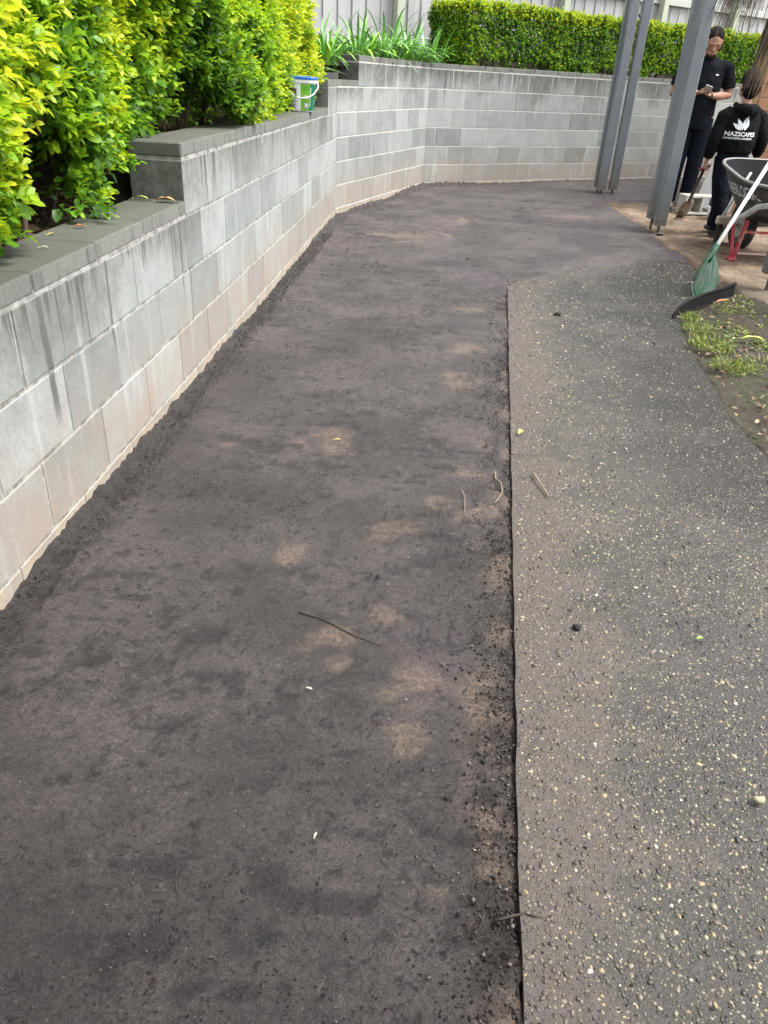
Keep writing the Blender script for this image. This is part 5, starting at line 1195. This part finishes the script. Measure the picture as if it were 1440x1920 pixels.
# ------------------------------------------------------------------ single leaves, twigs, clods
LM = {'yellow': simple('yellow_leaf', (.50, .42, .08), .55, .15, 30.0, .1), 'tan': simple('tan_leaf', (.36, .23, .10), .6, .2, 30.0, .1), 'orange': simple('orange_leaf', (.42, .16, .06), .55, .2, 30.0, .1),
      'green': simple('green_leaf', (.20, .30, .05), .5, .2, 30.0, .1), 'lime': simple('lime_leaf', (.42, .47, .10), .55, .15, 30.0, .1), 'pale': simple('pale_leaf', (.55, .48, .36), .6, .15, 30.0, .1)}
def fallen(x, y, z, L, wd_, rz, col, lab, grp='fallen leaves'):
    L *= .8; wd_ *= .8
    n_ = 8; V = []; F = []
    for i in range(n_ + 1):
        t = i / n_; w_ = wd_ * math.sin(math.pi * min(.97, t * .94 + .03)) ** .8 * .5; cz = L * .10 * math.sin(t * 3.1) + random.uniform(0, .001)
        V += [((t - .5) * L, -w_, cz + w_ * .5), ((t - .5) * L, 0, cz), ((t - .5) * L, w_, cz + w_ * random.uniform(.2, .7))]
    for i in range(n_): k = i * 3; F += [(k, k + 3, k + 4, k + 1), (k + 1, k + 4, k + 5, k + 2)]
    b = MB(); b.add(V, F); b.loft([(-.5 * L, 0, 0), (-.68 * L, .03 * L, .002)], [.0011, .0009], seg=5)
    o = b.build('fallen_leaf', LM[col], None, True, (x, y, z), (0, 0, rz)); return tag(o, lab, 'leaf', grp)
fallen(-.985, 2.40, .714, .055, .016, .4, 'orange', 'curled orange-brown leaf with a stalk on the lower wall capping')
fallen(-1.015, 2.27, .714, .040, .010, .9, 'yellow', 'narrow yellow leaf on the lower capping near its planted edge')
fallen(-.945, 2.60, .714, .05, .008, -.3, 'lime', 'thin yellow-green leaf lying along a joint of the lower capping')
fallen(-.965, 2.09, .714, .030, .008, .2, 'pale', 'small pale leaf on the lower capping, closest of those to the camera')
fallen(-.885, 2.985, .716, .09, .035, .1, 'tan', 'broad tan leaf against the foot of the first wall step')
fallen(-.985, 3.01, .716, .07, .022, .0, 'lime', 'yellow-green leaf against the inner foot of the first wall step')
fallen(-.93, 4.41, .914, .08, .03, .3, 'tan', 'tan leaf on the upper capping nearer the first step')
fallen(-.90, 4.56, .914, .06, .025, -.4, 'orange', 'orange leaf on the upper capping midway to the bucket')
fallen(-.92, 5.55, .914, .05, .03, .5, 'pale', 'pale leaf crumb on the capping shortly before the bucket')
fallen(-.86, 5.72, .914, .12, .05, .1, 'tan', 'reddish tan leaf on the capping at the foot of the bucket')
fallen(.503, 2.62, .018, .05, .026, 1.0, 'lime', 'yellow-green leaf on the path beside its soil edge')
fallen(.786, 1.438, .018, .024, .014, .3, 'green', 'small green leaf lying in the middle of the path')
fallen(1.90, 3.93, .05, .15, .045, -.25, 'lime', 'long pale yellow-green leaf lying on the weedy bed')
fallen(2.05, 4.77, .035, .13, .05, .1, 'orange', 'orange-red leaf on the bed below the black edging strip')
fallen(2.12, 4.98, .03, .09, .014, .7, 'pale', 'curled cream leaf beside the raised end of the black edging strip')
fallen(2.02, 5.28, .032, .11, .014, -.2, 'pale', 'cream leaf sliver behind the green scoop blade')
fallen(-.185, 2.485, .006, .03, .009, .2, 'yellow', 'small yellow leaf on a sandy patch of the soil')
fallen(-.14, 1.204, .006, .016, .007, -.3, 'pale', 'tiny cream leaf curl on dark soil beside the cracked patch')
fallen(-.088, .844, .006, .014, .005, 1.3, 'pale', 'tiny cream sliver on bare dark soil, frontmost of the small scraps')
def twig(pts, r, mat, lab):
    P = [Vector(p) for p in pts]; c = P[0].copy(); fine = []
    for i in range(len(P) - 1):
        for j in range(3): fine.append(P[i].lerp(P[i + 1], j / 3) - c)
    fine.append(P[-1] - c); b = MB(); b.loft(fine, [r * random.uniform(.8, 1.15) * (1 - .35 * i / len(fine)) for i in range(len(fine))], seg=7)
    o = b.build('twig', mat, None, True, tuple(c)); return tag(o, lab, 'twig', 'twigs')
M_twig = simple('bleached_twig', (.20, .15, .105), .8, .25, 60.0, .3); M_twigd = simple('dark_twig', (.055, .042, .034), .85, .3, 60.0, .3)
twig([(.372, 2.285, .012), (.368, 2.235, .012), (.383, 2.205, .014), (.382, 2.15, .012), (.368, 2.11, .010), (.348, 2.07, .010)], .0030, M_twig, 'curved pale twig on the soil next to the path edge')
twig([(.248, 2.145, .010), (.256, 2.10, .012), (.252, 2.05, .010), (.250, 2.0, .010)], .0018, M_twig, 'thin straight pale twig to one side of the curved twig')
twig([(.500, 2.285, 0.019), (.507, 2.23, 0.022), (.520, 2.17, 0.019), (.527, 2.12, 0.018)], .0040, M_twig, 'thick short twig on the path')
twig([(-.20, 1.475, .001), (-.135, 1.45, .003), (-.06, 1.40, .001), (.015, 1.365, .002)], .0022, M_twigd, 'long dark twig half buried in the soil')
twig([(.30, .715, .006), (.26, .72, .010), (.215, .708, .006)], .0026, M_twigd, 'short dark twig on the brown strip along the path')
twig([(1.25, 6.75, .025), (1.36, 6.6, .03), (1.42, 6.4, .025)], .006, M_twigd, 'dark bent twig on the soil beyond the path end')
twig([(.55, 5.9, .016), (.50, 5.75, .02), (.62, 5.65, .016)], .004, M_twigd, 'small forked dark twig on the soil beyond the path corner')
def clod(x, y, z, r, mat, nm, lab, cat):
    b = MB(); b.ball((0, 0, r * .5), (r, r * .75, r * .65), 12, 9); me = b.mesh(nm)
    for v in me.vertices: v.co *= 1 + .22 * float(fbm(v.co.x / r * 1.3 + x * 50, v.co.y / r * 1.3 + v.co.z / r, 2, 3))
    return tag(link(nm, me, mat, None, True, (x, y, z)), lab, cat)
clod(.492, 1.461, .008, .012, M_crumb, 'soil_clod', 'dark soil clod on the path beside small crumbs', 'soil clod')
clod(.94, 4.35, .008, .020, M_crumb, 'soil_clod', 'black soil clod on the wet far part of the path', 'soil clod')
clod(.735, .961, .015, .011, simple('pale_stone', (.28, .26, .17), .8, .2, 80.0, .3), 'stone', 'rounded pale yellowish stone lying on the path', 'stone')
clod(-.005, 1.64, .004, .006, M_crumb, 'soil_clod', 'tiny black clod alone on the smooth soil', 'soil clod')
